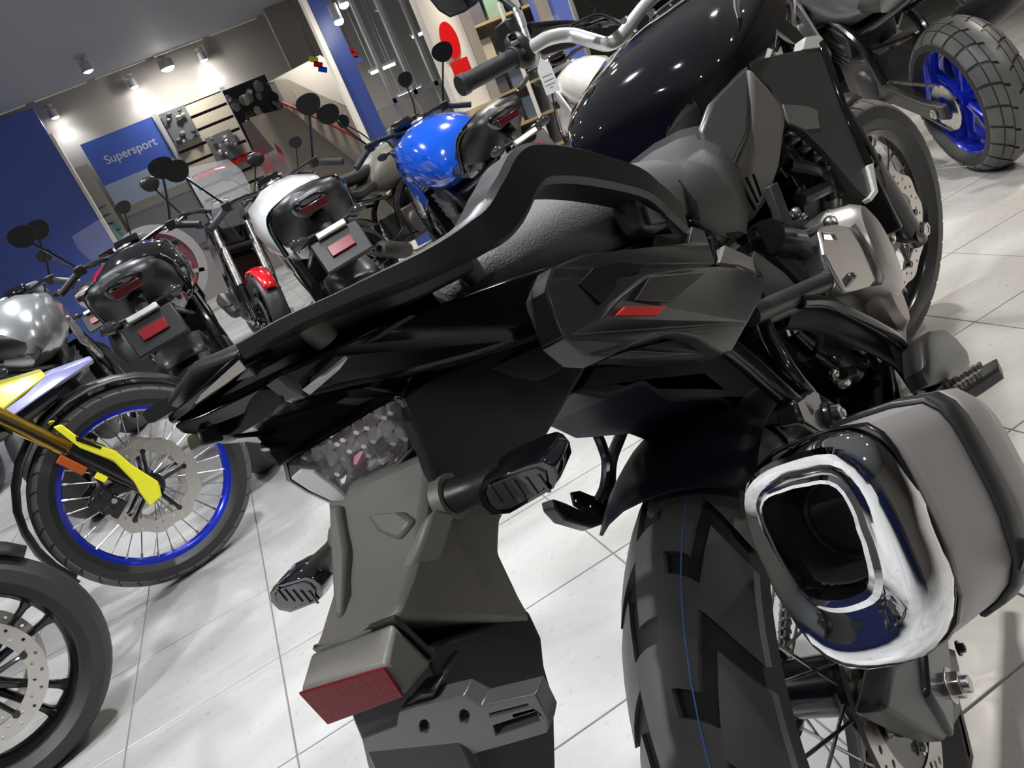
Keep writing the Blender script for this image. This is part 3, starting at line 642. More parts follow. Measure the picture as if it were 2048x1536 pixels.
for i in range(-9, 10):
    for j in range(-7, 8):
        u = i*.0098 + (.0049 if j % 2 else 0); v = j*.0098
        if not (inside(u*1.12, v*1.12)): continue
        k += 1; p = cc + e1*u + e2*v + ln*.016; rr = .0058; rot = random.random()*6
        ring = [p + e1*(rr*math.cos(rot+2*PI*q/6)) + e2*(rr*math.sin(rot+2*PI*q/6)) for q in range(6)]
        tip = p - ln*(.004+.005*random.random()) + e1*random.uniform(-.003,.003) + e2*random.uniform(-.003,.003)
        top = [tip + (r_-p)*.35 for r_ in ring]
        MB().loft([ring, top], False, True).build('reflector_facet', random.choice([M_FAC, M_FAC, M_FAC, M_FAC, M_FAC, M_FACR, M_FACD]), lampt, smooth=False)
MB().loft([[cc+(p-cc)*1.0+ln*.004 for p in LPp], [cc+(p-cc)*1.0 for p in LPp], [cc+(p-cc)*.9-ln*.005 for p in LPp], [cc+(p-cc)*.4-ln*.007 for p in LPp]], False, True).build('lamp_lens', M_LENSG, bike)
lw = [(581,958),(618,982),(663,1003),(700,1003),(676,980),(628,944),(600,942)]
MB().prism([LP(a, c_, lp0-ln*.0052, ln) for a, c_ in lw], ln*.003).build('lamp_lower_window', mat('frosted_lens', (.62,.62,.63), .18, coat=.5), bike, bevel=.001)

# turn signals
def signal(lens, xl, root_px, inner, yroot, sg):
    P = [LX(a, c_, xl) for a, c_ in lens]; c = sum(P, Vector())/len(P); f = Vector((1, 0, .05))
    body = MB().loft([[c+(p-c)*.80-f*.002 for p in P], [p - f*.002 for p in P], [c+(p-c)*1.06+f*.004 for p in P], [c+(p-c)*1.04+f*.02 for p in P], [c+(p-c)*.7+f*.034 for p in P]], False, True).build('turn_signal', M_GLOSS, bike, bevel=.001)
    MB().loft([[c+(p-c)*.80-f*.0005 for p in P], [c+(p-c)*.74-f*.003 for p in P]], True, True).build('signal_lens', M_SMOKE, body)
    for k_ in range(5):
        q0 = c + (P[0]-c)*.5 + (P[len(P)//2]-P[0])*(.1+.18*k_)*.9; MB().box(q0*.25+c*.75 + (P[0]-P[len(P)//2])*(.22-.11*k_) - f*.0035, (.001,.002,.012)).build('lens_rib', M_SMOKE, body, smooth=False)
    e = Vector((c.x+.012, yroot, L(*root_px, yroot).z))
    st = c + Vector((.014, -sg*0, 0)) + (e-c)*.25
    MB().tube([st, st+(e-st)*.5, e], [.011,.0095,.012], 14).build('signal_stalk', M_PLAS, body)
    MB().cyl(e+(st-e)*.12, e-(st-e)*.04, .015, .016, 16).build('stalk_boot', M_PLAS2, body)
signal([(956,982),(968,963),(1056,926),(1090,917),(1112,927),(1117,950),(1108,974),(1021,1024),(985,1027),(966,1009)], -.352, (880,1015), None, -.05, -1)
signal([(542,1183),(557,1167),(616,1149),(634,1154),(646,1168),(647,1189),(637,1201),(584,1222),(560,1217),(545,1202)], -.352, (662,1115), None, .047, 1)

# ---------------------------------------------------------------- luggage rack and grab rail
sec = [(-.016,-.012),(-.012,-.016),(.012,-.016),(.016,-.012),(.016,.010),(.010,.016),(-.010,.016),(-.016,.010)]
def grab(sg):
    path = [L(1338,446,-.127), L(1300,412,-.133), L(1255,378,-.138), L(1150,352,-.140), L(1062,345,-.140), L(1024,362,-.138), L(996,412,-.134), L(962,462,-.128), L(915,494,-.120), L(820,546,-.108), L(675,610,-.081), L(560,662,-.060), L(484,704,-.045)]
    s = lambda u: [(a*(1.1 if u < .1 else .95 if u < .52 else max(.28, .95-2.2*(u-.52))), c_*(1.0 if u < .6 else 1-.5*(u-.6))) for a, c_ in sec]
    b_ = MB().sweep(path, s, (0,1,0), 5)
    if sg > 0: b_.flip_y()
    return b_.build('grab_rail', M_PLAS, bike, ang=40)
grab(-1); grab(1)
fo = [(1262,398,-.146),(1330,450,-.138),(1357,434,-.136),(1340,420,-.138),(1272,366,-.146)]
panel('grab_rail_foot', [(1262,392,-.145),(1290,458,-.140),(1318,462,-.138),(1352,446,-.137),(1357,434,-.137),(1310,385,-.141),(1278,362,-.145)], M_PLAS, .022, bevel=.004)
panel('rail_foot_recess', [(1290,410,-.1465),(1303,448,-.1435),(1345,438,-.1405)], M_DGREY, .004, bevel=.001)
# rack plate: right skirt + flat deck
rk = [(940,484,-.112),(820,540,-.104),(675,598,-.079),(560,648,-.059),(490,686,-.045),(480,704,-.044)]
zt = lambda y: 1.0
skt = [L(*p) for p in rk]
deck = []
top = [p + Vector((0,0,.0)) for p in skt]
low_ = [p + Vector((.006,.012,-.018)) for p in skt]; inn = [Vector((p.x+.01, p.y*.6, p.z-.014)) for p in skt]
mid = [Vector((p.x+.01, 0, p.z-.012)) for p in skt]; midt = [Vector((p.x, 0, p.z+.008)) for p in skt]
inl = [Vector((p.x+.01, -p.y*.6, p.z-.014)) for p in skt]; lowl = [Vector((p.x+.006, -p.y-.012, p.z-.018)) for p in skt]; topl = [Vector((p.x, -p.y, p.z)) for p in skt]
MB().loft([[top[i], low_[i], inn[i], mid[i], inl[i], lowl[i], topl[i], midt[i]] for i in range(len(skt))]).build('luggage_rack', M_PLAS, bike, bevel=.003)
# rear lip of the rack reaching back
lipR = [L(478,690,-.10), L(484,722,-.096), L(388,808,-.05), L(330,836,-.02)]
c0 = skt[-1]
lip = [(478,698,-.047),(490,738,-.045),(440,778,-.012),(392,812,.014),(344,852,.036),(328,836,.037),(370,800,.012),(430,745,-.02)]
MB().prism([L(*p) for p in lip], (.022,0,-.004), flat2d=[(p[0],-p[1]) for p in lip]).build('rack_lip', M_GLOSS2, bike, bevel=.002)
lf = [(478,720,-.0482),(492,738,-.0466),(392,808,.0112),(388,802,.0108)]
MB().prism([L(*p) for p in lf], (.002,.002,0), flat2d=[(p[0],-p[1]) for p in lf]).build('rack_edge_highlight', mat('lit_plastic_edge', (.30,.27,.23), .35), bike)  # pale strip paints the light caught along the rack's rear edge
lo2 = [(344,852,.034),(400,832,.018),(486,790,-.012),(552,758,-.038),(620,768,-.045),(540,810,-.012),(430,850,.02),(405,872,.028),(362,868,.034)]
MB().prism([L(*p) for p in lo2], (.03,0,0), flat2d=[(p[0],-p[1]) for p in lo2]).build('rack_under_tray', M_GLOSS2, bike, bevel=.002)
hk = [(395,862,.024),(432,846,.024),(452,880,.024),(404,892,.024)]
MB().prism([L(*p) for p in hk], (.01,.03,0), flat2d=[(p[0],-p[1]) for p in hk]).build('rack_hook', M_PLAS, bike, bevel=.002)
for a, c_ in (((928,530,-.09),(956,562,-.09)), ((618,652,-.06),(656,686,-.06))):
    p0, p1 = L(*a), L(*c_); MB().cyl(p0+Vector((0,0,.01)), p1, .010, .008, 14).build('rack_standoff', M_PLAS2, bike, bevel=.001)
sl = [(608,778,-.052),(690,712,-.0745),(696,716,-.075),(680,738,-.0725),(622,788,-.053)]
MB().prism([L(*p) for p in sl], (.002,.004,0), flat2d=[(p[0],-p[1]) for p in sl]).build('tail_trim_strip', mat('grey_trim', (.33,.32,.30), .35), bike)
sl = [(736,684,-.081),(800,642,-.091),(822,630,-.094),(832,632,-.095),(760,676,-.084)]
MB().prism([L(*p) for p in sl], (.002,.004,0), flat2d=[(p[0],-p[1]) for p in sl]).build('tail_trim_clip', M_PANEL, bike)

# ---------------------------------------------------------------- seats
def sring(x, hw, zt, zb, crown=.012): return [Vector((x, s*hw*k, z)) for s, k, z in ((-1,.9,zb),(-1,1.0,zb+(zt-zb)*.4),(-1,.97,zb+(zt-zb)*.75),(-1,.82,zt-.004),(-1,.45,zt+crown*.7),(0,0,zt+crown),(1,.45,zt+crown*.7),(1,.82,zt-.004),(1,.97,zb+(zt-zb)*.75),(1,1.0,zb+(zt-zb)*.4),(1,.9,zb))]
MB().loft([sring(-.245,.06,.955,.94), sring(-.235,.085,.965,.935), sring(-.2,.103,.968,.922), sring(-.1,.116,.962,.90), sring(0,.122,.952,.872), sring(.09,.123,.94,.86), sring(.16,.12,.925,.845), sring(.2,.112,.90,.83)]).build('passenger_seat', M_SEATP, bike, ang=60)
MB().loft([sring(.12,.126,.915,.83,.01), sring(.2,.138,.905,.80,.006), sring(.28,.118,.888,.775,.004), sring(.36,.102,.882,.77,.006), sring(.45,.096,.898,.78,.012), sring(.54,.098,.925,.80,.016), sring(.60,.092,.945,.83,.014), sring(.64,.08,.955,.86,.008)]).build('rider_seat', M_SEAT, bike, ang=60)

# ---------------------------------------------------------------- side panels
up_ = [(1092,583,-.126),(1097,562,-.127),(1107,533,-.127),(1169,508,-.128),(1307,492,-.134),(1379,484,-.137),(1385,452,-.136),(1409,461,-.135),(1420,490,-.135),(1432,528,-.136),(1378,540,-.142),(1299,552,-.144),(1239,600,-.142),(1202,640,-.138),(1128,674,-.130)]
panel('tail_side_panel', up_, M_PANEL, .02)
panel('side_panel_recess', [(1159,568,-.134),(1188,536,-.134),(1240,524,-.137),(1288,530,-.1395),(1200,605,-.1395)], M_BLACKHOLE, .003, bevel=0)
lowp = [(1128,674,-.130),(1202,637,-.142),(1239,595,-.148),(1299,547,-.152),(1378,535,-.155),(1443,531,-.155),(1482,535,-.152),(1531,563,-.144),(1524,594,-.146),(1497,645,-.152),(1466,701,-.152),(1443,707,-.150),(1396,676,-.152),(1350,664,-.152),(1280,682,-.148),(1216,714,-.138),(1174,712,-.130)]
panel('flank_panel', lowp, M_PANEL, .022, bevel=.005, seg=3)
panel('side_panel_patch', [(1273,599,-.1535),(1301,554,-.1555),(1413,545,-.1575),(1345,604,-.1555)], M_PLAS, .0025, bevel=.0006, mirror=False)
panel('red_stripe', [(1234,630,-.1515),(1250,613,-.153),(1334,612,-.1555),(1315,630,-.1545)], M_RED, .0025, bevel=.0004, mirror=False)
panel('side_panel_vent', [(1216,716,-.132),(1290,690,-.140),(1360,674,-.142),(1395,684,-.142),(1440,708,-.142),(1390,720,-.138),(1300,722,-.134)], M_NAVY, .012)
panel('vent_fin', [(1222,713,-.137),(1262,700,-.143),(1330,704,-.145),(1395,706,-.145),(1340,711,-.144),(1262,715,-.140)], M_PANEL, .004, bevel=.001)
pp = [(1308,470,-.132),(1375,462,-.134),(1380,484,-.134),(1310,496,-.132)]
panel('seat_latch_cover', pp, M_GLOSS, .012, bevel=.002)
panel('seat_side_cover', [(1384,436,-.124),(1420,446,-.122),(1470,478,-.118),(1510,520,-.116),(1530,560,-.120),(1508,548,-.128),(1470,530,-.134),(1434,520,-.134),(1425,470,-.13)], M_GLOSS, .015)
panel('inner_side_panel', [(1510,500,-.115),(1570,545,-.110),(1598,575,-.108),(1590,600,-.110),(1540,610,-.118),(1528,590,-.122),(1500,540,-.122)], M_DGREY, .012)
panel('beige_tab', [(1450,490,-.136),(1505,515,-.130),(1512,545,-.130),(1480,530,-.135),(1440,525,-.137)], mat('grey_beige_plastic', (.22,.21,.195), .45), .006, bevel=.001)
# ---------------------------------------------------------------- tank, knee panels, shrouds
def tring(x, hw, zt, zb, top=.5, dx=0): return [Vector((x+dx*q, s*hw*k, zb+(zt-zb)*h)) for s, k, h, q in ((-1,.45,0,0),(-1,.62,.25,0),(-1,.86,.5,0),(-1,1.0,.68,0),(-1,.97,.8,0),(-1,.82,.91,.5),(-1,top,.98,.8),(0,0,1.0,1),(1,top,.98,.8),(1,.82,.91,.5),(1,.97,.8,0),(1,1.0,.68,0),(1,.86,.5,0),(1,.62,.25,0),(1,.45,0,0))]
ftank = MB().loft([tring(.47,.08,.975,.82), tring(.485,.125,1.0,.80), tring(.53,.155,1.03,.78), tring(.62,.175,1.055,.76), tring(.74,.187,1.075,.74), tring(.86,.193,1.085,.74), tring(.98,.195,1.085,.76), tring(1.08,.185,1.065,.80), tring(1.16,.165,1.03,.86), tring(1.22,.13,.99,.9)]).build('fuel_tank', M_GLOSS, bike, ang=60)
MB().lathe([(0,.012),(.035,.012),(.045,.008),(.05,0)], (.95,0,1.085), (-.05,0,1), 28).build('fuel_cap', M_GLOSS, ftank)
fit_panel('knee_panel', [(1398,262),(1420,205),(1470,152),(1499,126),(1502,205),(1498,270),(1470,330),(1440,345),(1415,310)], M_PANEL, .018, (0,3,6), .006, bevel=.006)
fit_panel('knee_guard', [(1500,130),(1545,180),(1568,212),(1574,244),(1562,330),(1540,395),(1506,446),(1478,400),(1448,345),(1472,330),(1498,262),(1501,200)], M_PLAS2, .022, (0,3,6), .012, bevel=.008, seg=3)
for k in range(3):
    a = [(1478+14*k,360-6*k),(1481+14*k,359-6*k),(1512+6*k,418-14*k),(1510+6*k,420-14*k)]
    panel('guard_groove', a, M_BLKM, .002, surf=.016, bevel=0, x0=.42, mirror=False)
sh = [(1499,124),(1560,108),(1640,92),(1660,118),(1682,180),(1704,240),(1742,330),(1752,384),(1742,399),(1716,378),(1655,306),(1612,262),(1582,246),(1574,238),(1563,212),(1545,178),(1502,140)]
fit_panel('radiator_shroud', sh, M_PANEL, .03, (0,2,7), .022, x0=.55, bevel=.006, seg=3)
SP = [S(*sh[i], .022, .55) for i in (0,2,7)]; SN = (SP[1]-SP[0]).cross(SP[2]-SP[0]).normalized(); SN = -SN if SN.y > 0 else SN
def on_shroud(name, pts, m, th, lift, bevel=.001):
    for fl_ in (0, 1):
        b_ = MB().prism([LP(a, c_, SP[0]+SN*lift, SN) for a, c_ in pts], -SN*th, flat2d=[(a,-c_) for a, c_ in pts]); (b_.flip_y() if fl_ else b_).build(name, m, bike, bevel=bevel)
on_shroud('shroud_facet', [(1566,208),(1615,212),(1636,222),(1640,255),(1612,258),(1580,246),(1575,236)], mat('warm_grey_facet', (.12,.115,.11), .4), .004, .002)
on_shroud('shroud_edge', [(1648,76),(1664,118),(1700,222),(1746,322),(1745,340),(1736,330),(1690,225),(1652,118),(1640,84)], M_GLOSS, .03, .004, .002)
on_shroud('shroud_tip', [(1736,330),(1747,326),(1757,384),(1744,402),(1738,396),(1749,380)], mat('pale_trim', (.6,.58,.54), .4), .012, .005)
on_shroud('shroud_cap', [(1606,98),(1610,74),(1640,70),(1650,80),(1644,94)], mat('pale_grey_trim', (.55,.54,.50), .4), .02, .002, .002)
panel('tank_top_cover', [(1500,10),(1560,24),(1612,74),(1606,98),(1590,92),(1540,50)], M_GLOSS, .03, surf=-.004, bevel=.004, x0=.6)
panel('inner_shroud', [(1575,250),(1612,265),(1655,310),(1700,365),(1690,390),(1640,360),(1590,330),(1565,300)], M_DARK, .02, surf=.0, bevel=.004, x0=.6)

# ---------------------------------------------------------------- frame, engine, controls on the right side
MB().tube([(.36,-.105,.74),(.52,-.115,.66),(.7,-.12,.62),(.95,-.115,.70),(1.1,-.08,.85),(1.18,-.03,.93)], .024, 12).mirror_y().build('frame', M_BLKM, bike)
fp = [(1512,452),(1524,440),(1542,446),(1600,500),(1650,552),(1672,592),(1660,610),(1620,580),(1560,520),(1516,470)]
panel('frame_plate', fp, M_DGREY, .016, surf=-.015, bevel=.003, x0=.3)
for a in ((1598,516),(1607,526)):
    p = S(a[0], a[1], -.015, .3); MB().cyl(p+Vector((0,.004,0)), p-Vector((0,.001,0)), .0045, n=10).build('frame_hole', M_BLACKHOLE, bike)
panel('frame_strut', [(1540,370),(1556,362),(1585,440),(1612,436),(1618,446),(1580,458),(1566,446)], M_DGREY, .012, surf=.0, bevel=.002, x0=.4)
eng = MB().box((.66,0,.46), (.36,.24,.24)).box((.74,0,.62), (.20,.20,.2), Matrix.Rotation(-.25, 3, 'Y')).box((.80,0,.72), (.18,.21,.07), Matrix.Rotation(-.25, 3, 'Y')).box((.58,0,.34), (.30,.18,.08))
eng.build('engine_block', M_DARK, bike, bevel=.012)
# clutch cover (round dish facing right, two slots)
cc_ = Vector((.56,-.128,.475))
def disc_px(px, py, y): return L(px, py, y)
ec = L(1705,522,-.150)
clc = MB().lathe([(0,-.052),(.05,-.050),(.068,-.044),(.078,-.03),(.082,-.008),(.086,.0),(.086,.05)], ec, (0,1,0), 40).build('clutch_cover', M_ALU, bike, ang=28)
plate = [(1640,462),(1646,452),(1672,448),(1700,454),(1722,490),(1740,530),(1752,560),(1742,572),(1706,582),(1692,584),(1672,550),(1650,508)]
slots = [[(1646,466),(1668,467),(1674,479),(1650,478)], [(1684,560),(1698,545),(1708,544),(1714,552),(1698,572),(1690,574)]]
yo = -.205
MB().prism([L(a, c_, yo) for a, c_ in plate], (0,.004,0), flat2d=[[(a,-c_) for a, c_ in l] for l in [plate]+slots], holes=[[L(a, c_, yo) for a, c_ in h] for h in slots]).build('engine_guard', mat('satin_steel_guard', (.42,.40,.38), .3, metal=.9), bike, bevel=.0012)
rings_ = [[L(a, c_, yo) for a, c_ in [(1700,454),(1722,490),(1740,530),(1752,560),(1742,572)]], [L(a, c_, yo+.03) for a, c_ in [(1712,446),(1742,484),(1762,520),(1776,552),(1766,568)]]]
MB().loft(rings_, closed=False).build('guard_flange', M_DGREY, bike, solid=.003)
for k in range(9):
    a = 2*PI*k/9+.3; bolt(clc, ec+Vector((.082*math.cos(a), -.004, .082*math.sin(a))), (0,-1,0), .005, M_STEEL)
for px, py, y, r in ((1660,446,-.17,.010),(1688,442,-.16,.009),(1740,505,-.17,.008),(1757,520,-.165,.010),(1590,425,-.12,.008),(1605,432,-.12,.007)):
    p = L(px, py, y); MB().ball(p, r, 10, 6).cyl(p+Vector((0,.03,0)), p-Vector((0,r*.9,0)), r*.7, n=8).build('engine_fitting', M_STEEL, bike)
ex = [L(1790,640,-.19), L(1770,600,-.2), L(1760,560,-.19)]
MB().lathe([(0,-.022),(.045,-.02),(.058,-.008),(.062,.02)], L(1765,596,-.165), (0,1,0), 32).build('water_pump_cover', mat('bronze_cover', (.34,.29,.26), .38, metal=.7), bike)
MB().prism([L(a, c_, -.15) for a, c_ in [(1672,592),(1705,588),(1760,625),(1800,640),(1812,668),(1790,690),(1730,650)]], (0,.02,0)).build('engine_case_plate', M_DGREY, bike, bevel=.004)
for i, (a, c_) in enumerate([((1612,330),(1660,395)), ((1640,300),(1690,392)), ((1575,330),(1640,360)), ((1600,400),(1662,372))]):
    MB().tube([S(*a, -.02, .5), (S(*a, -.02, .5)+S(*c_, -.02, .5))/2+Vector((0,-.01,.0)), S(*c_, -.02, .5)], .011, 10).build('coolant_hose', M_DARK, bike)
MB().box((1.0,0,.62), (.03,.34,.28), Matrix.Rotation(.15, 3, 'Y')).build('radiator', M_DARK, bike, bevel=.004)
for k in range(4):
    p = S(1560+22*k, 300+18*k, -.03, .5); MB().box(p, (.05,.03,.04)).cyl(p, p+Vector((0,-.03,.01)), .012, n=10).build('wiring_connector', M_BLKM, bike, bevel=.003)
# subframe tubes and passenger peg bracket, right and left
def bracket(sg):
    mk = lambda b: (b if sg < 0 else b.flip_y())
    mk(MB().tube([L(1524,634,-.118), L(1540,675,-.125), L(1566,722,-.134), L(1592,760,-.138), L(1618,790,-.14)], .0085, 12)).build('subframe_tube', M_BLKM, bike)
    mk(MB().tube([L(1452,690,-.115), L(1500,730,-.124), L(1560,785,-.134), L(1610,828,-.14)], .0105, 12)).build('subframe_tube', M_BLKM, bike)
    lug = [(1590,800),(1625,776),(1640,786),(1652,826),(1672,836),(1668,862),(1640,868),(1608,846)]
    mk(MB().prism([L(a, c_, -.148) for a, c_ in lug], (0,.024,0), flat2d=[(a,-c_) for a, c_ in lug])).build('peg_bracket', M_BLKM, bike, bevel=.004)
bracket(-1)
mb_ = L(1664,832,-.15); MB().lathe([(0,-.010),(.010,-.010),(.012,-.004),(.016,-.002),(.018,.004),(.018,.016)], mb_, (0,1,0), 22).build('muffler_mount', M_BLKM, bike); bolt(bike, mb_-Vector((0,.009,0)), (0,-1,0), .005, M_STEEL)
# left passenger peg hanger, seen under the tail
yl = .150
MB().tube([L(1190,836,yl-.02), L(1192,862,yl), L(1204,892,yl), L(1213,925,yl), L(1210,972,yl), L(1196,1004,yl+.01)], .0072, 10).build('peg_hanger', M_BLKM, bike)
MB().tube([L(1272,808,yl-.02), L(1258,832,yl), L(1238,880,yl), L(1222,925,yl), L(1219,985,yl), L(1222,1030,yl+.01)], .0085, 10).build('peg_hanger', M_BLKM, bike)
pg = [(1144,984),(1160,981),(1182,990),(1206,996),(1222,1000),(1226,1042),(1196,1040),(1150,1010)]
MB().prism([L(a, c_, yl+.012) for a, c_ in pg], (0,.004,0), flat2d=[[(a,-c_) for a, c_ in pg]]+[[(a+3*math.cos(t), -c_+3.5*math.sin(t)) for t in (2*PI*i/8 for i in range(8))] for a, c_ in ((1154,1001),(1183,1012))], holes=[[L(a+3*math.cos(t), c_-3.5*math.sin(t), yl+.012) for t in (2*PI*i/8 for i in range(8))] for a, c_ in ((1154,1001),(1183,1012))]).build('peg_plate', M_BLKM, bike, bevel=.001)
pe = [(1106,996),(1130,1004),(1200,1036),(1224,1042),(1186,1056),(1132,1040),(1110,1016)]
MB().prism([L(a, c_, yl+.01) for a, c_ in pe], (0,.02,0), flat2d=[(a,-c_) for a, c_ in pe]).build('passenger_peg', M_PLAS, bike, bevel=.003)
lr = [(1140,828),(1185,806),(1262,770),(1290,765),(1286,800),(1250,812),(1200,838),(1150,850)]
MB().prism([L(a, c_, .10) for a, c_ in lr], (0,.02,0), flat2d=[(a,-c_) for a, c_ in lr]).build('subframe_rail', M_BLKM, bike, bevel=.004)
# seat rail tube with bolt, rider heel tube, shock reservoir
MB().cyl(L(1500,632,-.12), L(1646,566,-.155), .012, n=16).cyl(L(1520,640,-.118), L(1610,602,-.14), .009, n=12).build('cross_tube', M_DGREY, bike)
bolt(bike, L(1646,566,-.155), L(1646,566,-.155)-L(1500,632,-.12), .009, M_STEEL, h=.016); bolt(bike, L(1645,590,-.15), (0,-1,.2), .006, M_STEEL)
MB().tube([L(1600,604,-.145), L(1650,606,-.155), L(1700,628,-.165), L(1760,658,-.176), L(1795,682,-.18), L(1830,730,-.182), L(1858,775,-.182)], .0082, 12).build('heel_tube', M_BLKM, bike)
MB().tube([L(1560,622,-.12), L(1620,628,-.135), L(1690,652,-.15), L(1790,705,-.16), L(1840,770,-.16)], .014, 12, flat=1.6).build('lower_frame_rail', M_NAVY, bike)
sr = L(1636,700,-.10)
MB().cyl(sr, sr+Vector((.02,-.02,-.055)), .026, n=24).cyl(sr+Vector((-.005,.005,.012)), sr, .024, .026, 24).cyl(sr+Vector((-.012,.01,.045)), sr+Vector((-.004,.004,.012)), .017, n=20).build('shock_reservoir', M_BLKM, bike, bevel=.002)
MB().cyl(sr+Vector((-.012,.01,.04)), sr+Vector((-.010,.008,.056)), .012, n=16).build('reservoir_cap', M_STEEL, bike)
for k in range(16):
    a = random.Random(k).uniform(1655, 1780); c_ = random.Random(k+50).uniform(690, 810); y = random.Random(k+99).uniform(-.13, -.06)
    p = L(a, c_, y); r = random.Random(k+7).uniform(.005, .013)
    q = MB().ball(p, r, 9, 6) if k % 3 else MB().cyl(p-Vector((.02,.01,-.02)), p+Vector((.02,-.01,.0)), r*.8, n=9)
    q.build('linkage_fitting', random.Random(k+3).choice([M_DARK, M_BLKM, M_DGREY, M_STEEL]), bike)
MB().box((.33,0,.55), (.09,.09,.26), Matrix.Rotation(.3, 3, 'Y')).build('shock_absorber', M_BLKM, bike, bevel=.02)
# rider footpeg with teeth, brake pedal guard
p0, p1 = L(1886,806,-.192), L(2000,735,-.262); ax_ = (p1-p0).normalized()
fpeg = MB().loft([[p0+ax_*t_+Vector((0,0,-.001))+Vector((dx*w_, 0, dz*h_)) for dx, dz in ((-1,.6),(-.7,1),(.7,1),(1,.6),(.8,-1),(-.8,-1))] for t_, w_, h_ in ((0,.010,.010),(.012,.017,.012),(.075,.019,.012),((p1-p0).length,.017,.011))]).build('rider_footpeg', M_PLAS, bike, bevel=.002)
for k in range(9):
    for dx in (-.011, .011):
        MB().box(p0+ax_*(.018+.0085*k)+Vector((dx,0,.0145)), (.008,.004,.008), Matrix.Rotation(.5 if k % 2 else -.5, 3, 'Z')).build('footpeg_tooth', M_PLAS2, fpeg, smooth=False)
gp = [(1836,690),(1848,668),(1880,664),(1908,684),(1934,714),(1938,732),(1926,748),(1890,762),(1856,770),(1842,740)]
P = [L(a, c_, -.205) for a, c_ in gp]; MB().pillow(P, (-.004,-.012,.012), (.0,.022,-.004)).build('heel_guard', M_PLAS, bike, ang=50)
gp2 = [(1890,762),(1926,748),(1938,732),(1945,742),(1940,752),(1880,790),(1864,790)]
MB().prism([L(a, c_, -.20) for a, c_ in gp2], (0,.02,0)).build('footpeg_mount', M_DGREY, bike, bevel=.002)
tb = [(1795,690),(1812,690),(1850,745),(1872,780),(1856,786),(1838,768)]
MB().prism([L(a, c_, -.178) for a, c_ in tb], (0,.012,0)).build('brake_pedal_bracket', M_DGREY, bike, bevel=.002)
MB().tube([(.62,.13,.36),(.6,.19,.2),(.59,.245,.066)], .011, 10).box((.585,.25,.063), (.09,.05,.012)).build('side_stand', M_BLKM, bike)
MB().box((.46,.2,.41), (.035,.16,.02)).build('footpeg', M_PLAS, bike, bevel=.004)

# ---------------------------------------------------------------- front end and handlebar (turned left on its lock)
VM = dict(rim=M_BLKM, fork_lo=M_BLKM, fork_up=M_BLKM, mudguard=M_PLAS, mg0=85, mg1=175)
TS = front_end(bike, -28, VM, axle=(1.5,0,.345))
ge = L(930,167,.40); gi = L(1034,112,.325)
MB().cyl(ge, gi, .0195, .0195, 18).cyl(ge-(gi-ge).normalized()*.014, ge+(gi-ge).normalized()*.004, .022, n=18).cyl(gi-(gi-ge)*.08, gi-(gi-ge)*.02, .024, n=18).build('grip', M_RUB, bike, bevel=.002)
MB().tube([ge, gi, L(1062,96,.302), L(1098,76,.27), L(1140,70,.238), L(1180,80,.204), L(1215,88,.178), L(1242,74,.154), L(1262,50,.132)], [.010,.012,.0145,.0155,.0155,.0155,.0155,.0155,.0155], 14).build('handlebar', M_SILV, bike)
sw = L(1040,100,.322)
swc = MB().ball(sw, .034, 14, 10, (1.1,.8,1.25)).box(sw+Vector((.0,0,.012)), (.05,.035,.035)).build('switch_cluster', M_PLAS, bike, bevel=.004)
for k, (dx, dz, m_) in enumerate([(-.03,.012,M_PLAS2),(-.028,-.01,M_DGREY),(-.026,.028,M_GLOSS)]):
    MB().box(sw+Vector((dx,-.012,dz)), (.012,.016,.010)).build('switch_button', m_, swc, bevel=.002)
MB().box(L(1018,66,.326), (.036,.036,.05)).build('lever_clamp', M_PLAS, bike, bevel=.005)
MB().tube([L(1058,52,.32), L(1110,46,.34), L(1160,46,.35), L(1215,52,.35)], [.009,.008,.007,.006], 8, flat=.6).build('clutch_lever', M_BLKM, bike)
MB().tube([L(1066,96,.31), L(1100,60,.27), L(1180,50,.21), L(1240,46,.15)], .006, 8).build('clutch_cable', M_DARK, bike)
MB().prism([L(1010,66,.33), L(1040,48,.33), L(1066,58,.325), L(1062,88,.322), L(1020,80,.326)], (.03,.02,0)).build('hand_guard_mount', M_PLAS, bike, bevel=.004)
hg = [(1058,50),(1098,40),(1140,42),(1180,62),(1150,92),(1090,110),(1070,100)]
MB().prism([L(a, c_, .35) for a, c_ in hg], (.012,.01,0)).build('hand_guard', M_PLAS, bike, bevel=.004)
st = [L(1056,82,.318), L(1042,42,.322), L(1032,20,.335), L(1004,-2,.354), L(960,-26,.372), L(930,-34,.378)]
MB().tube(st[:3], .0085, 10).build('mirror_stem_base', M_STEEL, bike); MB().tube(st[2:], .0075, 10).build('mirror_stem', M_PLAS, bike)
mr_ = [(842,-40),(870,-70),(930,-74),(962,-40),(955,6),(930,24),(900,35),(878,22),(850,-12)]
P = [L(a, c_, .395) for a, c_ in mr_]; c = sum(P, Vector())/len(P)
lmir = MB().pillow(P, (.035,.02,.0), (0,0,0)).build('mirror', M_PLAS, bike, ang=60)
MB().prism([c+(p-c)*.93+Vector((-.002,-.001,0)) for p in P], (-.0015,0,0)).build('mirror_glass', mat('mirror_silver', (.75,.8,.85), .02, metal=1), lmir, smooth=False)
for i in range(3):
    MB().tube([L(1140+30*i,52,.2-.02*i), L(1200+20*i,30+8*i,.15), L(1260+14*i,60+6*i,.1)], .004, 7).build('control_cable', M_DARK, bike)
RT = TS @ Vector((.98,-.1,1.1))
MB().tube([TS @ Vector((.989,-.06,1.12)), TS @ Vector((.988,-.2,1.16)), TS @ Vector((.985,-.32,1.2)), TS @ Vector((.98,-.47,1.2))], .0125, 12).build('handlebar', M_SILV, bike)
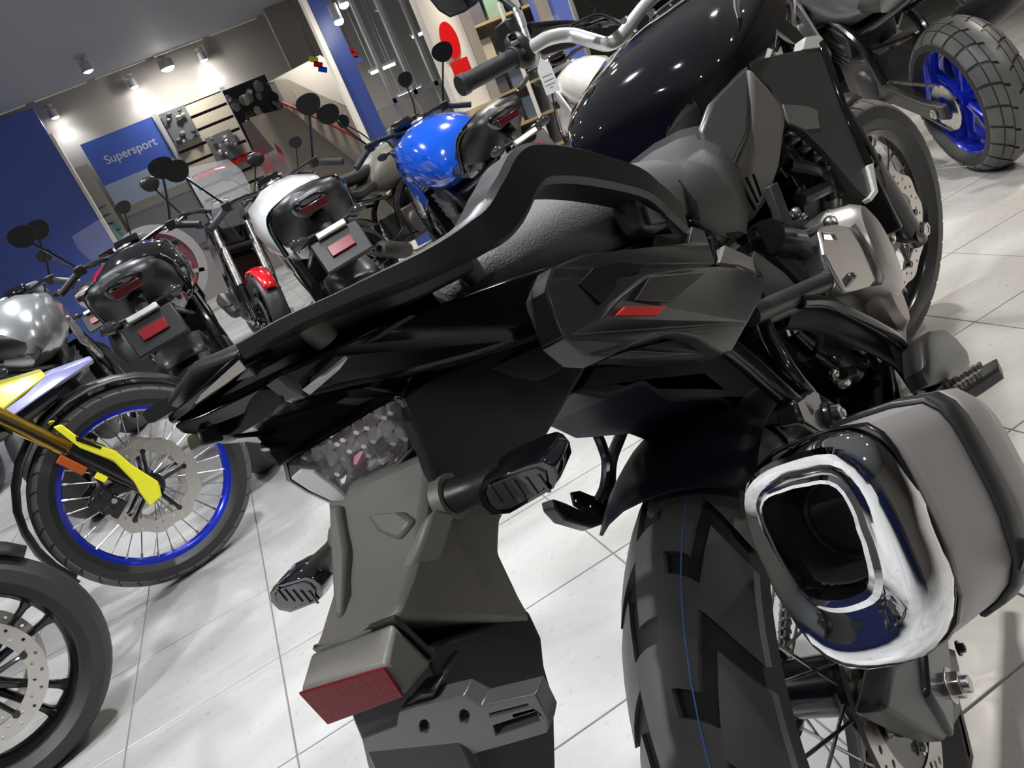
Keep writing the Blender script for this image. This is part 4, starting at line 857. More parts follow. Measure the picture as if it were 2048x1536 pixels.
MB().tube([L(1240,74,.125), TS @ Vector((.989,.02,1.12)), TS @ Vector((.989,-.06,1.12))], .013, 12).build('bar_centre', M_SILV, bike)
MB().cyl(TS @ Vector((.983,-.37,1.2)), TS @ Vector((.98,-.47,1.2)), .017, n=16).build('grip', M_RUB, bike)
MB().box((1.2,0,1.12), (.10,.20,.12), Matrix.Rotation(-.4, 3, 'Y')).build('instrument_screen', M_GLOSS, bike, bevel=.01)
for px, py in ((1240,80),(1256,52),(1310,38),(1322,60)):
    p = L(px, py, .10 if px < 1300 else .03); MB().cyl(p, p+Vector((0,0,.018)), .008, n=8).build('bar_clamp_bolt', M_STEEL, bike)
MB().loft([[Vector((x, s*hw, z)) for s, z in ((-1,z0),(-.6,z1),(.6,z1),(1,z0))] for x, hw, z0, z1 in ((1.2,.15,.86,1.04),(1.42,.12,.84,1.0),(1.6,.07,.86,.95),(1.74,.03,.89,.92))]).build('front_beak', M_PANEL, bike, bevel=.01)
MB().loft([[Vector((x, s*hw, z)) for s in (-1,-.5,0,.5,1)] for x, hw, z in ((1.46,.13,1.0),(1.38,.14,1.12),(1.28,.12,1.26))], closed=False).build('windscreen', mat('smoke_screen', (.2,.22,.25), .05, trans=.9, ior=1.1), bike, solid=.003)
# ================================================================ the other motorcycles
M_WHT = mat('white_paint', (.80,.80,.78), .22, coat=.7); M_SILP = mat('silver_paint', (.45,.46,.47), .25, metal=.6, coat=.6); M_BLUT = mat('blue_paint', (.005,.11,.80), .15, coat=1)
M_REDP = mat('red_paint', (.62,.006,.012), .2, coat=.8); M_GREYP = mat('grey_paint', (.12,.125,.13), .3, coat=.5); M_LAV = mat('lavender_paint', (.26,.26,.52), .3, coat=.3)
M_CLEARS = mat('clear_screen', (.8,.85,.9), .05, alpha=.10); M_TAILL = mat('tail_lamp_red', (.05,.006,.008), .15, coat=.6); M_AMB = mat('amber_lens', (.55,.16,.02), .2)
M_SEATB = mat('black_seat_vinyl', (.014,.014,.014), .4, bump=.3, bscale=400, bdist=.0006); M_BPL = mat('black_plastic', (.012,.012,.012), .38)
def sides(mk):
    for sg in (1, -1):
        b = mk()
        yield b if sg < 0 else b.flip_y()
def ringxz(x, hw, zt, zb, q=.75): return [Vector((x, s*hw*k, zb+(zt-zb)*h)) for s, k, h in ((-1,.55,0),(-1,.92,.25),(-1,1,.55),(-1,q+.1,.85),(-1,q*.5,.98),(0,0,1),(1,q*.5,.98),(1,q+.1,.85),(1,1,.55),(1,.92,.25),(1,.55,0))]
def roadster(loc, psi, lean, label, body, seat=M_SEATB, tank=None, deg=0, style='naked', screen=False, tail_up=0, rimm=M_BLKM, cast=True, hump=True, bars='flat', mirror=True, plate_red=True, block=False, name='parked_motorcycle', group='motorcycles parked in the back row', frontw=True, muff=True, fairing=None, hug=True, fat=False, himuff=False, badge=True):
    t = empty(name, (loc[0], loc[1], 0), psi, lean); tag(t, label, 'motorcycle', group)
    tank = tank or body; A = Vector((0,0,.315)); wb = 1.45
    rty_ = tyre(t, A, ID, .315, .088, .22, M_RUB, 'rear_tyre', drop=.045, n=44)
    if block: tread(rty_, A, ID, .315, .088, .045, 22, M_RUBL, .004, cols=[(-.1,.30,.06,.92,.3),(.34,.64,.05,.92,.5),(.69,1.02,.05,.9,.5)], lift=.006, name='rear_tread')
    rr_ = rim(t, A, ID, .22, .06, rimm, 36)
    if cast: cast_spokes(rr_, A, ID, .205, rimm)
    disc(t, A+Vector((0,-.08,0)), ID, .115, .08, .005, M_DISC, holes=20)
    MB().lathe([(.05,.092),(.095,.092),(.1,.096),(.095,.1),(.05,.1),(.05,.092)], A, (0,1,0), 36).build('sprocket', M_STEEL, t)
    for sg in (1,-1):
        MB().loft([[Vector((x, sg*.125+dy*w_, z+dz*h_)) for dy, dz in ((-1,-1),(1,-1),(1,1),(-1,1))] for x, z, w_, h_ in ((-.06,.315,.016,.03),(.1,.325,.018,.034),(.45,.40,.018,.04))]).build('swingarm', M_DGREY if sg > 0 else M_BLKM, t, bevel=.008)
        bolt(t, (0,sg*.145,.315), (0,sg,0), .014, M_STEEL)
    MB().box((0,.101,.41), (.02,.012,.012)).tube([(0,.1,.412),(.25,.1,.42),(.5,.1,.43)], .007, 8).tube([(0,.1,.218),(.25,.1,.29),(.5,.1,.34)], .007, 8).build('chain', M_STEEL, t)
    # engine, frame, exhaust
    en_ = MB().box((.66,0,.43), (.34,.26,.24)).box((.78,0,.6), (.2,.24,.2), Matrix.Rotation(-.35, 3, 'Y')).lathe([(0,-.16),(.06,-.16),(.085,-.145),(.09,-.12)], (.58,0,.42), (0,1,0), 24).lathe([(.09,.12),(.085,.145),(.06,.16),(0,.16)], (.58,0,.42), (0,1,0), 24).build('engine', M_DGREY, t, bevel=.012)
    for k in range(5): MB().box((.76+.012*k,0,.52+.032*k), (.22,.26,.008), Matrix.Rotation(-.35, 3, 'Y')).build('cooling_fin', M_ALU, en_, smooth=False)
    MB().tube([(.42,.12,.42),(.5,.125,.62),(.8,.11,.78),(1.08,.05,.88)], .022, 10).mirror_y().tube([(.5,.1,.66),(.2,.09,.72),(-.1,.06,.8)], .013, 8).tube([(.5,-.1,.66),(.2,-.09,.72),(-.1,-.06,.8)], .013, 8).build('frame', M_BLKM, t)
    MB().box((1.02,0,.56), (.03,.28,.3)).build('radiator', M_DARK, t, bevel=.004)
    if muff:
        MB().tube([(.85,-.06,.4),(.8,-.08,.24),(.5,-.1,.22),(.3,-.13,.27)], .022, 10).build('exhaust_pipe', M_STEEL, t)
        if himuff:
            MB().lathe([(0,0),(.03,0),(.075,.03),(.085,.1),(.088,.36),(.07,.40)], (.30,-.2,.50), (-.9,-.1,.36), 28).build('muffler', M_DGREY, t)
            MB().lathe([(.072,.40),(.075,.41),(.05,.42),(.036,.41),(.03,.36)], (.30,-.2,.50), (-.9,-.1,.36), 28).build('muffler_tip', M_CHR, t)
        else: MB().lathe([(0,0),(.03,0),(.055,.03),(.06,.1),(.062,.3),(.05,.33),(.028,.335),(.026,.3),(0,.29)], (.34,-.15,.27), (-.9,-.14,.35), 24).build('muffler', M_DGREY, t)
    for sg in (1,-1): MB().box((.45,sg*.17,.36), (.03,.12,.018)).build('footpeg', M_BLKM, t, bevel=.004)
    # bodywork
    zt = .80 + tail_up
    kw, kz = (1.28, .05) if fat else (1, 0)
    tk_ = MB().loft([ringxz(.40,.12*kw,.83+kz,.74), ringxz(.48,.15*kw,.93+kz,.72), ringxz(.62,.165*kw,1.0+kz,.70), ringxz(.78,.17*kw,1.02+kz,.70), ringxz(.95,.16*kw,1.0+kz,.74), ringxz(1.08,.11*kw,.94+kz,.80)]).build('fuel_tank', tank, t, ang=60)
    MB().lathe([(0,.012),(.03,.012),(.04,.004)], (.82,0,1.018+kz), (0,0,1), 20).build('fuel_cap', M_STEEL, tk_)
    MB().loft([ringxz(.52,.09,.83,.76), ringxz(.4,.125,.82,.74), ringxz(.22,.14,.82,.73), ringxz(.12,.125,.84,.76), ringxz(.06,.11,.86,.79)]).build('rider_seat', seat, t, ang=60)
    if style == 'dirt':
        MB().loft([ringxz(.5,.085,.94,.85), ringxz(.3,.10,.93,.84), ringxz(.0,.105,.955,.87), ringxz(-.2,.09,.965,.90), ringxz(-.32,.07,.955,.92)]).build('long_seat', seat, t, ang=60)
        MB().loft([ringxz(-.1,.09,.92,.86), ringxz(-.3,.085,.93,.89), ringxz(-.5,.05,.95,.925)]).build('rear_mudguard', body, t, ang=60)
    else:
        sw_ = 1.6 if fat else 1
        MB().loft([ringxz(.12,.105*sw_,.885+tail_up,.79), ringxz(.0,.108*sw_,.945+tail_up,.80), ringxz(-.1,.10*sw_,.965+tail_up,.83+tail_up*.5), ringxz(-.18,.085*sw_,.955+tail_up,.85+tail_up), ringxz(-.215,.06*sw_,.93+tail_up,.87+tail_up)]).build('passenger_seat', seat, t, ang=60)
        MB().loft([ringxz(.2,.13,.82,.72), ringxz(.06,.13,.86+tail_up*.5,.76), ringxz(-.1,.112,.905+tail_up,.82+tail_up), ringxz(-.22,.07,.93+tail_up,.88+tail_up), ringxz(-.27,.04,.925+tail_up,.9+tail_up)]).build('tail_cover', body, t, ang=60)
    zr = .87 + tail_up
    if fat and badge:
        MB().lathe([(0,.002),(.045,.0015),(.05,0)], (-.214,.03,.905+tail_up), (-1,0,.25), 24).build('seat_badge', M_GREYP, t)
        MB().tube([(.1,-.172,.80),(-.02,-.172,.93),(-.12,-.13,.985),(-.12,.0,1.0),(-.12,.13,.985),(-.02,.172,.93),(.1,.172,.80)], .011, 10).build('seat_rim', M_GLOSS, t)
    tl = MB().box((-.262,0,zr+.012), (.02,.11,.035)).build('tail_light', M_TAILL, t, bevel=.006)
    # plate hanger, reflector, turn signals
    MB().tube([(-.18,0,zr-.02),(-.24,0,zr-.07),(-.31,0,zr-.14)], [.035,.028,.03], 10, flat=.5).build('plate_hanger', M_BPL, t)
    pm_ = MB().box((-.325,0,zr-.16), (.03,.20,.13), Matrix.Rotation(.45, 3, 'Y')).build('plate_mount', M_BPL, t, bevel=.006)
    if plate_red: MB().box((-.346,0,zr-.15), (.012,.10,.042), Matrix.Rotation(.45, 3, 'Y')).build('red_reflector', M_REFL2, pm_, bevel=.002)
    MB().box((-.325,0,zr-.085), (.025,.12,.022), Matrix.Rotation(.45, 3, 'Y')).build('plate_lamp', M_SILV, pm_, bevel=.004)
    for sg in (1,-1):
        sgl = MB().tube([(-.27,sg*.03,zr-.08),(-.28,sg*.09,zr-.075)], .009, 8).build('signal_stalk', M_BPL, t)
        MB().ball((-.285,sg*.125,zr-.075), .03, 10, 8, (.7,1.3,.75)).build('turn_signal', M_SMOKE, sgl)
    if hug:
        rr = []
        for i in range(10):
            a = math.radians(125-85*i/9); rr.append([A+Vector(((.35-.02*abs(s)**2)*math.cos(a), s*.1, (.35-.02*abs(s)**2)*math.sin(a))) for s in (-1,-.5,0,.5,1)])
        MB().loft(rr, closed=False).build('hugger', M_BPL, t, solid=.004)
    # front end
    if frontw:
        front_end(t, deg, dict(rim=rimm, fork_lo=M_BLKM, fork_up=M_STEEL if style != 'gold' else M_GOLD, mudguard=body if style != 'naked' else M_PLAS, mg0=40, mg1=150), wheel='cast' if cast else 'spoke', axle=(wb,0,.30), R=.30, rim_r=.22, hw=.06, rake=25, forkx=.105, tr=False, petal=0, topz=.98)
    T = steer(deg, x0=wb+.114, rake=25); hb = Vector((1.06,0,1.04))
    drop = .06 if bars == 'flat' else .0
    pts = [hb+Vector((-.12,-.37,.03-drop)), hb+Vector((-.06,-.24,.06-drop*.5)), hb+Vector((0,-.10,.02)), hb, hb+Vector((0,.10,.02)), hb+Vector((-.06,.24,.06-drop*.5)), hb+Vector((-.12,.37,.03-drop))]
    MB().tube(pts, .0115, 10).xf(T).build('handlebar', M_BLKM, t)
    for i, sg in ((0,-1),(-1,1)):
        e = pts[i]; d = (pts[1 if i == 0 else -2]-e).normalized()
        MB().cyl(e-d*.01, e+d*.115, .0175, n=14).xf(T).build('grip', M_RUB, t)
        MB().box(e+d*.145, (.045,.05,.05)).xf(T).build('switchgear', M_PLAS, t, bevel=.008)
        MB().tube([e+d*.14+Vector((.04,0,0)), e+d*.06+Vector((.06,0,0)), e-d*.02+Vector((.055,0,-.005))], .006, 8).xf(T).build('lever', M_STEEL, t)
        if mirror:
            m0 = e+d*.15; m1 = m0+Vector((-.01,sg*.05,.10)); m2 = m0+Vector((-.06,sg*.10,.21))
            ms_ = MB().tube([m0, m1, m2], .006, 8).xf(T).build('mirror_stem', M_BLKM, t)
            el = [(.064*math.cos(q), .052*math.sin(q)+.004*math.cos(2*q)) for q in (2*PI*i/18 for i in range(18))]
            c = m2+Vector((0,sg*.02,.045)); P = [c+Vector((a*.05,sg*a,b_*1.0)) for a, b_ in el]
            MB().pillow(P, (.03,0,0), (-.004,0,0)).xf(T).build('mirror', M_BPL, ms_, ang=60)
    MB().box(hb+Vector((.06,0,.03)), (.05,.13,.08), Matrix.Rotation(-.7, 3, 'Y')).xf(T).build('dash_display', M_GLOSS, t, bevel=.008)
    MB().loft([[hb+Vector((x, s*w_, z)) for s, z in ((-1,-.02),(-.7,.06),(.7,.06),(1,-.02),(.7,-.12),(-.7,-.12))] for x, w_ in ((.10,.10),(.18,.11),(.24,.07))]).xf(T).build('headlight', M_GREYP if fairing is None else fairing, t, bevel=.01)
    for sg in (1,-1):
        MB().tube([hb+Vector((.08,sg*.09,-.06)), hb+Vector((.08,sg*.16,-.06))], .008, 8).ball(hb+Vector((.08,sg*.19,-.06)), .028, 10, 8, (.7,1.2,.8)).xf(T).build('front_signal', M_SMOKE, t)
        MB().tube([hb+Vector((0,sg*.2,.03)), hb+Vector((.14,sg*.12,.02)), hb+Vector((.1,sg*.05,-.2))], .005, 7).xf(T).build('control_cable', M_DARK, t)
    if fairing:
        for b in sides(lambda: MB().prism([Vector(p) for p in [(1.32,-.05,.98),(1.12,-.17,1.0),(.86,-.19,.86),(.72,-.19,.62),(.98,-.17,.42),(1.22,-.14,.62),(1.38,-.07,.84)]], (0,.016,0))): b.build('side_fairing', fairing, t, bevel=.006)
    else:
        for b in sides(lambda: MB().prism([Vector(p) for p in [(1.12,-.16,.92),(.92,-.18,.84),(.86,-.18,.68),(1.04,-.16,.62),(1.2,-.14,.72)]], (0,.014,0))): b.build('tank_shroud', tank, t, bevel=.006)
    if screen:
        MB().loft([[hb+Vector((x, s*w_, z)) for s in (-1,-.5,0,.5,1)] for x, w_, z in ((.30,.15,.02),(.26,.17,.12),(.18,.17,.22),(.09,.13,.31))], closed=False).xf(T).build('windscreen', M_CLEARS, t, solid=.003)
    return t
LN = .12
HP = PI/2
def at(px, py, z): p = W_z(px, py, z); return p
roadster((-.27,3.36), HP+.02, .10, 'black naked motorcycle seen from behind with a red plate reflector, left of the white one', M_GLOSS, deg=-6, fat=True, tail_up=.05)
roadster((.47,3.22), HP-.02, .10, 'white tanked motorcycle seen from behind with black seat hump', M_GLOSS, tank=M_WHT, deg=-5, fat=True, tail_up=.05)
roadster((1.44,3.45), HP+.04, .15, 'motorcycle with glossy bright blue tank and black seat hump seen from behind', M_GLOSS, tank=M_BLUT, deg=-8, fat=True, tail_up=.05)
roadster((.80,5.3), .62, .10, 'dark trail motorcycle with long sloping black seat parked crosswise behind the white one', M_PLAS, tank=M_PLAS2, style='dirt', cast=False, deg=0)
roadster((-1.06,3.95), HP-.05, .10, 'silver grey motorcycle behind the yellow one at the left edge', M_SILP, tank=M_SILP, deg=-10, fat=True, badge=False)
roadster((-.02,6.75), HP+PI+.05, .10, 'red motorcycle with red front mudguard facing out between the black and white ones', M_REDP, tank=M_BLKM, deg=8, screen=True, style='sport')
roadster((-2.0,5.6), HP-.1, .10, 'touring motorcycle with clear windscreen by the blue wall', M_REDP, tank=M_GREYP, deg=4, screen=True, fairing=M_GREYP)
roadster((-.85,6.3), HP-.1, .10, 'motorcycle with clear windscreen and red badge behind the black naked one', M_WHT, tank=M_REDP, deg=6, screen=True, fairing=M_WHT)
roadster((.78,7.0), HP-.1, .10, 'red faired motorcycle with chrome fittings in front of the slatted display wall', M_SILP, tank=M_REDP, deg=-8, screen=True, fairing=M_REDP)
roadster((2.75,4.3), HP-.1, .10, 'white faired motorcycle in front of the pale blue pillar', M_WHT, tank=M_WHT, deg=-8, screen=True, fairing=M_WHT)
# bike at upper right with chunky tyre and blue wheels
roadster((2.89,2.30), 1.15, .14, 'adventure motorcycle at upper right with blue wheels and chunky block tyre', M_GREYP, tank=M_GREYP, rimm=M_BLUEW, deg=-15, block=True, name='blue_wheeled_motorcycle', group='adventure motorcycles', tail_up=.06, fairing=M_GREYP, himuff=True, hug=False)
roadster((-.985-1.45*math.cos(.28), 1.965-1.45*math.sin(.28)), .28, .08, 'black motorcycle of which only the cast front wheel shows at the lower left', M_GLOSS, deg=0, name='sport_motorcycle', style='naked')

# ---------------------------------------------------------------- yellow adventure bike, front wheel towards us
ya = .29
yb_ = empty('yellow_adventure_motorcycle', (-.575-1.57*math.cos(ya), 2.69-1.57*math.sin(ya), 0), ya, .06)
tag(yb_, 'yellow adventure motorcycle with gold forks and blue spoked front wheel at the left', 'motorcycle', 'adventure motorcycles')
front_end(yb_, 0, dict(rim=M_BLUEW, fork_lo=M_BLKM, fork_up=M_GOLD, mudguard=M_PLAS, mg0=42, mg1=205), axle=(1.57,0,.345), petal=.035)
upv = Vector((-math.sin(math.radians(28)),0,math.cos(math.radians(28)))); fwv = Vector((math.cos(math.radians(28)),0,math.sin(math.radians(28))))
for sg in (1,-1):
    o = Vector((1.558, sg*.118, .345))
    pl = [(-.045,-.02),(.0,-.035),(.035,.0),(.045,.10),(.060,.16),(.045,.26),(.058,.33),(.040,.345),(.020,.25),(.030,.15),(.0,.06),(-.02,.03)]
    fg_ = MB().prism([o+upv*b_+fwv*a+Vector((0,sg*.034,0)) for a, b_ in pl], (0,-sg*.012,0)).build('fork_guard', M_YEL, yb_, bevel=.004)
    MB().prism([o+upv*b_+fwv*a+Vector((0,sg*.036,0)) for a, b_ in [(.034,.27),(.044,.20),(.052,.20),(.046,.28)]], (0,-sg*.002,0)).build('guard_stripe', M_BLKM, fg_)
    MB().box(o+upv*.24+fwv*-.035+Vector((0,sg*.022,0)), (.028,.012,.085), Matrix.Rotation(math.radians(-28), 3, 'Y')).build('amber_reflector', M_ORG, yb_, bevel=.003)
    MB().box(o+upv*.15+fwv*-.03+Vector((0,sg*.018,0)), (.02,.008,.035), Matrix.Rotation(math.radians(-28), 3, 'Y')).build('yellow_sticker', M_YEL, yb_, bevel=.001)
MB().loft([ringxz(.53,.15,1.03,.78), ringxz(.74,.187,1.075,.74), ringxz(.98,.195,1.085,.76), ringxz(1.2,.13,.99,.9)]).build('fuel_tank', M_YEL, yb_, ang=60)
MB().loft([ringxz(-.2,.10,.965,.92), ringxz(.1,.125,.92,.84), ringxz(.3,.13,.885,.78), ringxz(.5,.10,.93,.80)]).build('seat', M_SEAT, yb_, ang=60)
MB().box((.68,0,.46), (.38,.26,.26)).box((.78,0,.64), (.22,.22,.22), Matrix.Rotation(-.25, 3, 'Y')).build('engine', M_DARK, yb_, bevel=.015)
MB().tube([(.4,.12,.42),(.6,.12,.62),(.95,.115,.72),(1.15,.04,.93)], .022, 10).mirror_y().build('frame', M_BLKM, yb_)
MB().box((1.02,0,.62), (.03,.32,.28)).build('radiator', M_DARK, yb_, bevel=.004)
for k in range(14): MB().box((1.038,0,.50+.018*k), (.004,.30,.006)).build('radiator_fin', M_DGREY, yb_, smooth=False)
def beak(xs): return [[Vector((x, s*hw, z)) for s, z in ((-1,z0),(-.7,z1),(0,z1+.012),(.7,z1),(1,z0),(0,z0-.01))] for x, hw, z0, z1 in xs]
MB().loft(beak([(1.12,.16,.76,.90),(1.30,.135,.765,.86),(1.42,.10,.79,.835),(1.50,.06,.805,.82)])).build('front_beak', M_YEL, yb_, bevel=.006)
MB().loft(beak([(1.12,.165,.735,.84),(1.34,.135,.745,.81),(1.52,.08,.77,.805),(1.64,.03,.785,.79)])).build('beak_lower', M_LAV, yb_, bevel=.006)
MB().loft(beak([(1.10,.15,.69,.78),(1.32,.12,.70,.76),(1.50,.06,.735,.77)])).build('beak_underside', M_PLAS, yb_, bevel=.006)
for b in sides(lambda: MB().prism([Vector(p) for p in [(1.16,-.2,.95),(.86,-.21,.98),(.8,-.2,.86),(1.0,-.2,.56),(1.1,-.19,.60),(1.22,-.18,.8)]], (0,.02,0))): b.build('radiator_shroud', M_YEL, yb_, bevel=.006)
MB().tube([(.95,-.45,1.17),(1.04,-.28,1.19),(1.09,-.1,1.12),(1.09,.1,1.12),(1.04,.28,1.19),(.95,.45,1.17)], .0125, 10).build('handlebar', M_SILV, yb_)
for sg in (1,-1):
    MB().cyl((.95,sg*.45,1.17),(.98,sg*.36,1.18),.017,n=14).build('grip', M_RUB, yb_)
    MB().tube([(1.06,sg*.30,1.18),(1.1,sg*.4,1.16),(1.05,sg*.47,1.16)], .02, 8, flat=2).build('hand_guard', M_PLAS, yb_)
MB().loft([[Vector((x, s*w_, z)) for s in (-1,-.5,0,.5,1)] for x, w_, z in ((1.36,.14,.98),(1.3,.15,1.12),(1.2,.12,1.28))], closed=False).build('windscreen', M_CLEARS, yb_, solid=.003)
MB().box((1.36,0,.98), (.1,.18,.14)).build('headlight', M_GLOSS, yb_, bevel=.02)
tyre(yb_, (0,0,.321), ID, .32, .075, .222, M_RUB, 'rear_tyre', drop=.036); yr_ = rim(yb_, (0,0,.321), ID, .222, .05, M_BLUEW); spokes(yr_, (0,0,.321), ID, .205, .05, .045, M_STEEL, 28)
MB().tube([(0,.118,.32),(.25,.12,.35),(.5,.1,.41)], .026, 8).mirror_y().build('swingarm', M_BLKM, yb_)
MB().tube([(.62,.13,.36),(.6,.19,.2),(.59,.245,.017)], .011, 10).build('side_stand', M_BLKM, yb_)
# ---------------------------------------------------------------- price tag hanging from the handlebar (world space)
def BW(p): return BMI.inverted() @ Vector(p)
tp = BW(L(1076,104,.295))
tt = empty('hang_tag', tp); tag(tt, 'white paper hang tag dangling from the silver handlebar', 'tag')
rx = cr.copy(); rx.z = 0; rx.normalize()
out = [(0,0),(.012,-.016),(.016,-.022),(.016,-.078),(-.016,-.078),(-.016,-.022),(-.012,-.016)]
fwd = Vector((rx.y, -rx.x, 0))
tl = rx*.35 + fwd*0
def tagp(u, v, d=0): return rx*u + Vector((0,0,v)) + fwd*d + rx*(-v*.02)
MB().prism([tagp(u, v-.012) for u, v in out], fwd*.0006).build('tag_card', M_WHITE, tt, smooth=False)
MB().tube([tagp(0,.012), tagp(.003,.0), tagp(0,-.014)], .0009, 6).build('tag_string', M_WHITE, tt)
for k, v in enumerate((-.052,-.062,-.071,-.078)):
    w_ = (.011,.011,.011,.004)[k]; MB().box(tagp(0, v-.0, .0004), (w_*2 if abs(rx.x) > .5 else .001, .0008, .0016), Matrix.Rotation(math.atan2(rx.y, rx.x), 3, 'Z')).build('printed_line', M_INK, tt, smooth=False)
# ================================================================ showroom furniture and signs behind the motorcycles
def PY(px, py, Y): return W_y(px, py, Y)
def thing(name, label, cat, loc=(0,0,0), group=None):
    t = empty(name, loc); tag(t, label, cat, group); return t
def flatpoly(name, pts, Y, m, parent, th=.02, bevel=0): return MB().prism([PY(a, b_, Y) for a, b_ in pts], (0, th, 0), flat2d=[(a,-b_) for a, b_ in pts]).build(name, m, parent, smooth=False, bevel=bevel)
# poster
Yp = YW-.12; a, c_ = PY(160,290,Yp), PY(305,235,Yp); x0, x1, zt = a.x, c_.x, a.z; z0 = .75
pst = thing('display_poster', 'blue and grey poster reading Supersport beside the slatted wall', 'poster')
quadbox('poster_board', x0, x1, Yp, Yp+.03, z0, zt, mat('poster_grey', (.17,.17,.18), .5), pst)
h = zt-z0
quadbox('poster_blue_band', x0, x1, Yp-.004, Yp, zt-h*.33, zt, mat('poster_blue', (.05,.10,.42), .45), pst)
quadbox('poster_sky_band', x0, x1, Yp-.004, Yp, zt-h*.53, zt-h*.33, mat('poster_pale', (.30,.36,.48), .5), pst)
quadbox('poster_track_band', x0, x1, Yp-.004, Yp, zt-h*.60, zt-h*.53, mat('poster_beige', (.24,.22,.20), .5), pst)
text_obj('poster_lettering', 'Supersport', (x1-x0)*.16, mat('poster_text', (.45,.48,.6), .5), Matrix.Translation(((x0+x1)/2+.03, Yp-.008, zt-h*.17)) @ Matrix.Rotation(PI/2, 4, 'X'), pst, bold=.002)
# accessory strip beside the blue wall
st_ = thing('accessory_strip', 'narrow strip of small hanging packets between blue wall and poster', 'display rack')
quadbox('backboard', x0-.30, x0-.05, Yp, Yp+.03, 0, 2.2, M_TAUPE, st_)
rr = random.Random(3)
for k in range(12):
    z = 1.75-.11*k; quadbox('packet', x0-.27+rr.uniform(0,.05), x0-.10+rr.uniform(-.02,.03), Yp-.03, Yp-.005, z-.09, z, mat('packet_%d' % (k//3), [(.30,.30,.28),(.12,.28,.26),(.45,.08,.10),(.5,.48,.46)][k//3], .5), st_)
# slat wall
b0, b1 = PY(310,235,Yp), PY(441,181,Yp); sx0, sx1, sz = b0.x+.03, b1.x, b1.z
sw_ = thing('slat_wall', 'beige slatted display wall with grey posts and hanging parts', 'display wall')
quadbox('backing', sx0, sx1, Yp+.03, Yp+.05, .4, sz, M_DARK, sw_)
for k in range(11):
    z1_ = sz-.02-.172*k; quadbox('slat', sx0, sx1, Yp, Yp+.03, z1_-.135, z1_, M_TAUPE if 0 else mat('beige_slat', (.40,.36,.29), .55), sw_)
for x in (sx0-.04, sx1): quadbox('post', x, x+.06, Yp-.04, Yp+.05, 0, sz+.03, M_GFRAME, sw_)
rr = random.Random(5)
def parts_pack(px, py, w_, h_, lab):
    p = PY(px, py, Yp-.08); t = thing('parts_pack', lab, 'parts', p, 'parts hanging on the slat wall')
    MB().box((0,.03,0), (w_,.02,h_)).build('card', M_GREYP, t, smooth=False)
    for k in range(9):
        MB().ball((rr.uniform(-w_/2.3,w_/2.3), -.02, rr.uniform(-h_/2.4,h_/2.4)), rr.uniform(.025,.05), 8, 6, (1,.6,.8)).build('part', rr.choice([M_STEEL, M_DGREY, M_DARK, M_GREYP]), t)
parts_pack(360,250,.34,.42,'grey bag of parts hanging at the upper left of the slat wall')
parts_pack(448,293,.36,.36,'dark bag of parts hanging at the right of the slat wall')
q0, q1 = PY(388,356,Yp-.05), PY(500,312,Yp-.05)
t = thing('price_rail', 'bright red price strip along a shelf of the slat wall', 'price strip'); MB().box(((q0.x+q1.x)/2, Yp-.03, (q0.z+q1.z)/2), (q1.x-q0.x, .03, .05)).build('rail', M_RED, t, smooth=False)
for k in range(14): MB().box((q0.x+(q1.x-q0.x)*(k+.5)/14, Yp-.048, (q0.z+q1.z)/2+(.02 if k % 2 else -.012)), (.05,.012,.05)).build('price_flag', M_RED, t, smooth=False)
# gear rack and stair
gr = thing('gear_rack', 'dark rack crowded with hanging riding gear', 'clothes rack')
g0, g1 = PY(462,215,10.9), PY(548,185,10.9)
quadbox('rack_back', g0.x, g1.x, 10.95, 11.0, 0, g0.z+.22, M_DARK, gr)
for k in range(26):
    x = rr.uniform(g0.x, g1.x); z = rr.uniform(1.65, g0.z+.15); MB().ball((x,10.9,z), rr.uniform(.03,.07), 7, 5, (1,.5,1.2)).build('garment', rr.choice([M_DARK, M_DGREY, M_GREYP, M_STEEL, M_TAUPE]), gr)
stw = thing('stair_wall', 'taupe stair balustrade with thin red rail behind the pillar', 'staircase')
flatpoly('balustrade', [(548,160),(575,158),(730,232),(775,330),(740,345),(575,215)], 9.6, M_TAUPE, stw, .08)
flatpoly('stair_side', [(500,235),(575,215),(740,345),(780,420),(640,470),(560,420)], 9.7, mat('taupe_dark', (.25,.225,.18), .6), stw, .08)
MB().tube([PY(563,205,9.55), PY(650,243,9.55), PY(745,292,9.55)], .018, 8).build('red_rail', mat('dull_red', (.30,.05,.05), .5), stw)
for k in range(7):
    p = PY(592+20*k, 190+9*k, 9.56); MB().box(p, (.03,.02,.12)).build('baluster', mat('pale_post', (.45,.42,.37), .6), stw, smooth=False)
flatpoly('upper_landing', [(535,165),(640,110),(690,140),(700,215),(640,190),(575,160)], 9.9, M_GREYW, stw, .1)
bn = thing('red_banner', 'leaning red and grey banner at the foot of the stair', 'banner')
bp_ = PY(562,360,9.34); MB().cyl((bp_.x,9.34,0), (bp_.x,9.34,bp_.z), .02, n=8).build('banner_pole', M_GFRAME, bn)
flatpoly('banner_sheet', [(484,246),(500,240),(585,345),(590,390),(540,372)], 9.3, mat('banner_grey', (.22,.17,.16), .5), bn)
flatpoly('banner_red', [(506,300),(530,302),(548,338),(535,350)], 9.28, mat('banner_red', (.5,.04,.07), .5), bn, .015); flatpoly('banner_red', [(548,285),(562,298),(572,325),(560,322)], 9.28, mat('banner_red', (.5,.04,.07), .5), bn, .015)
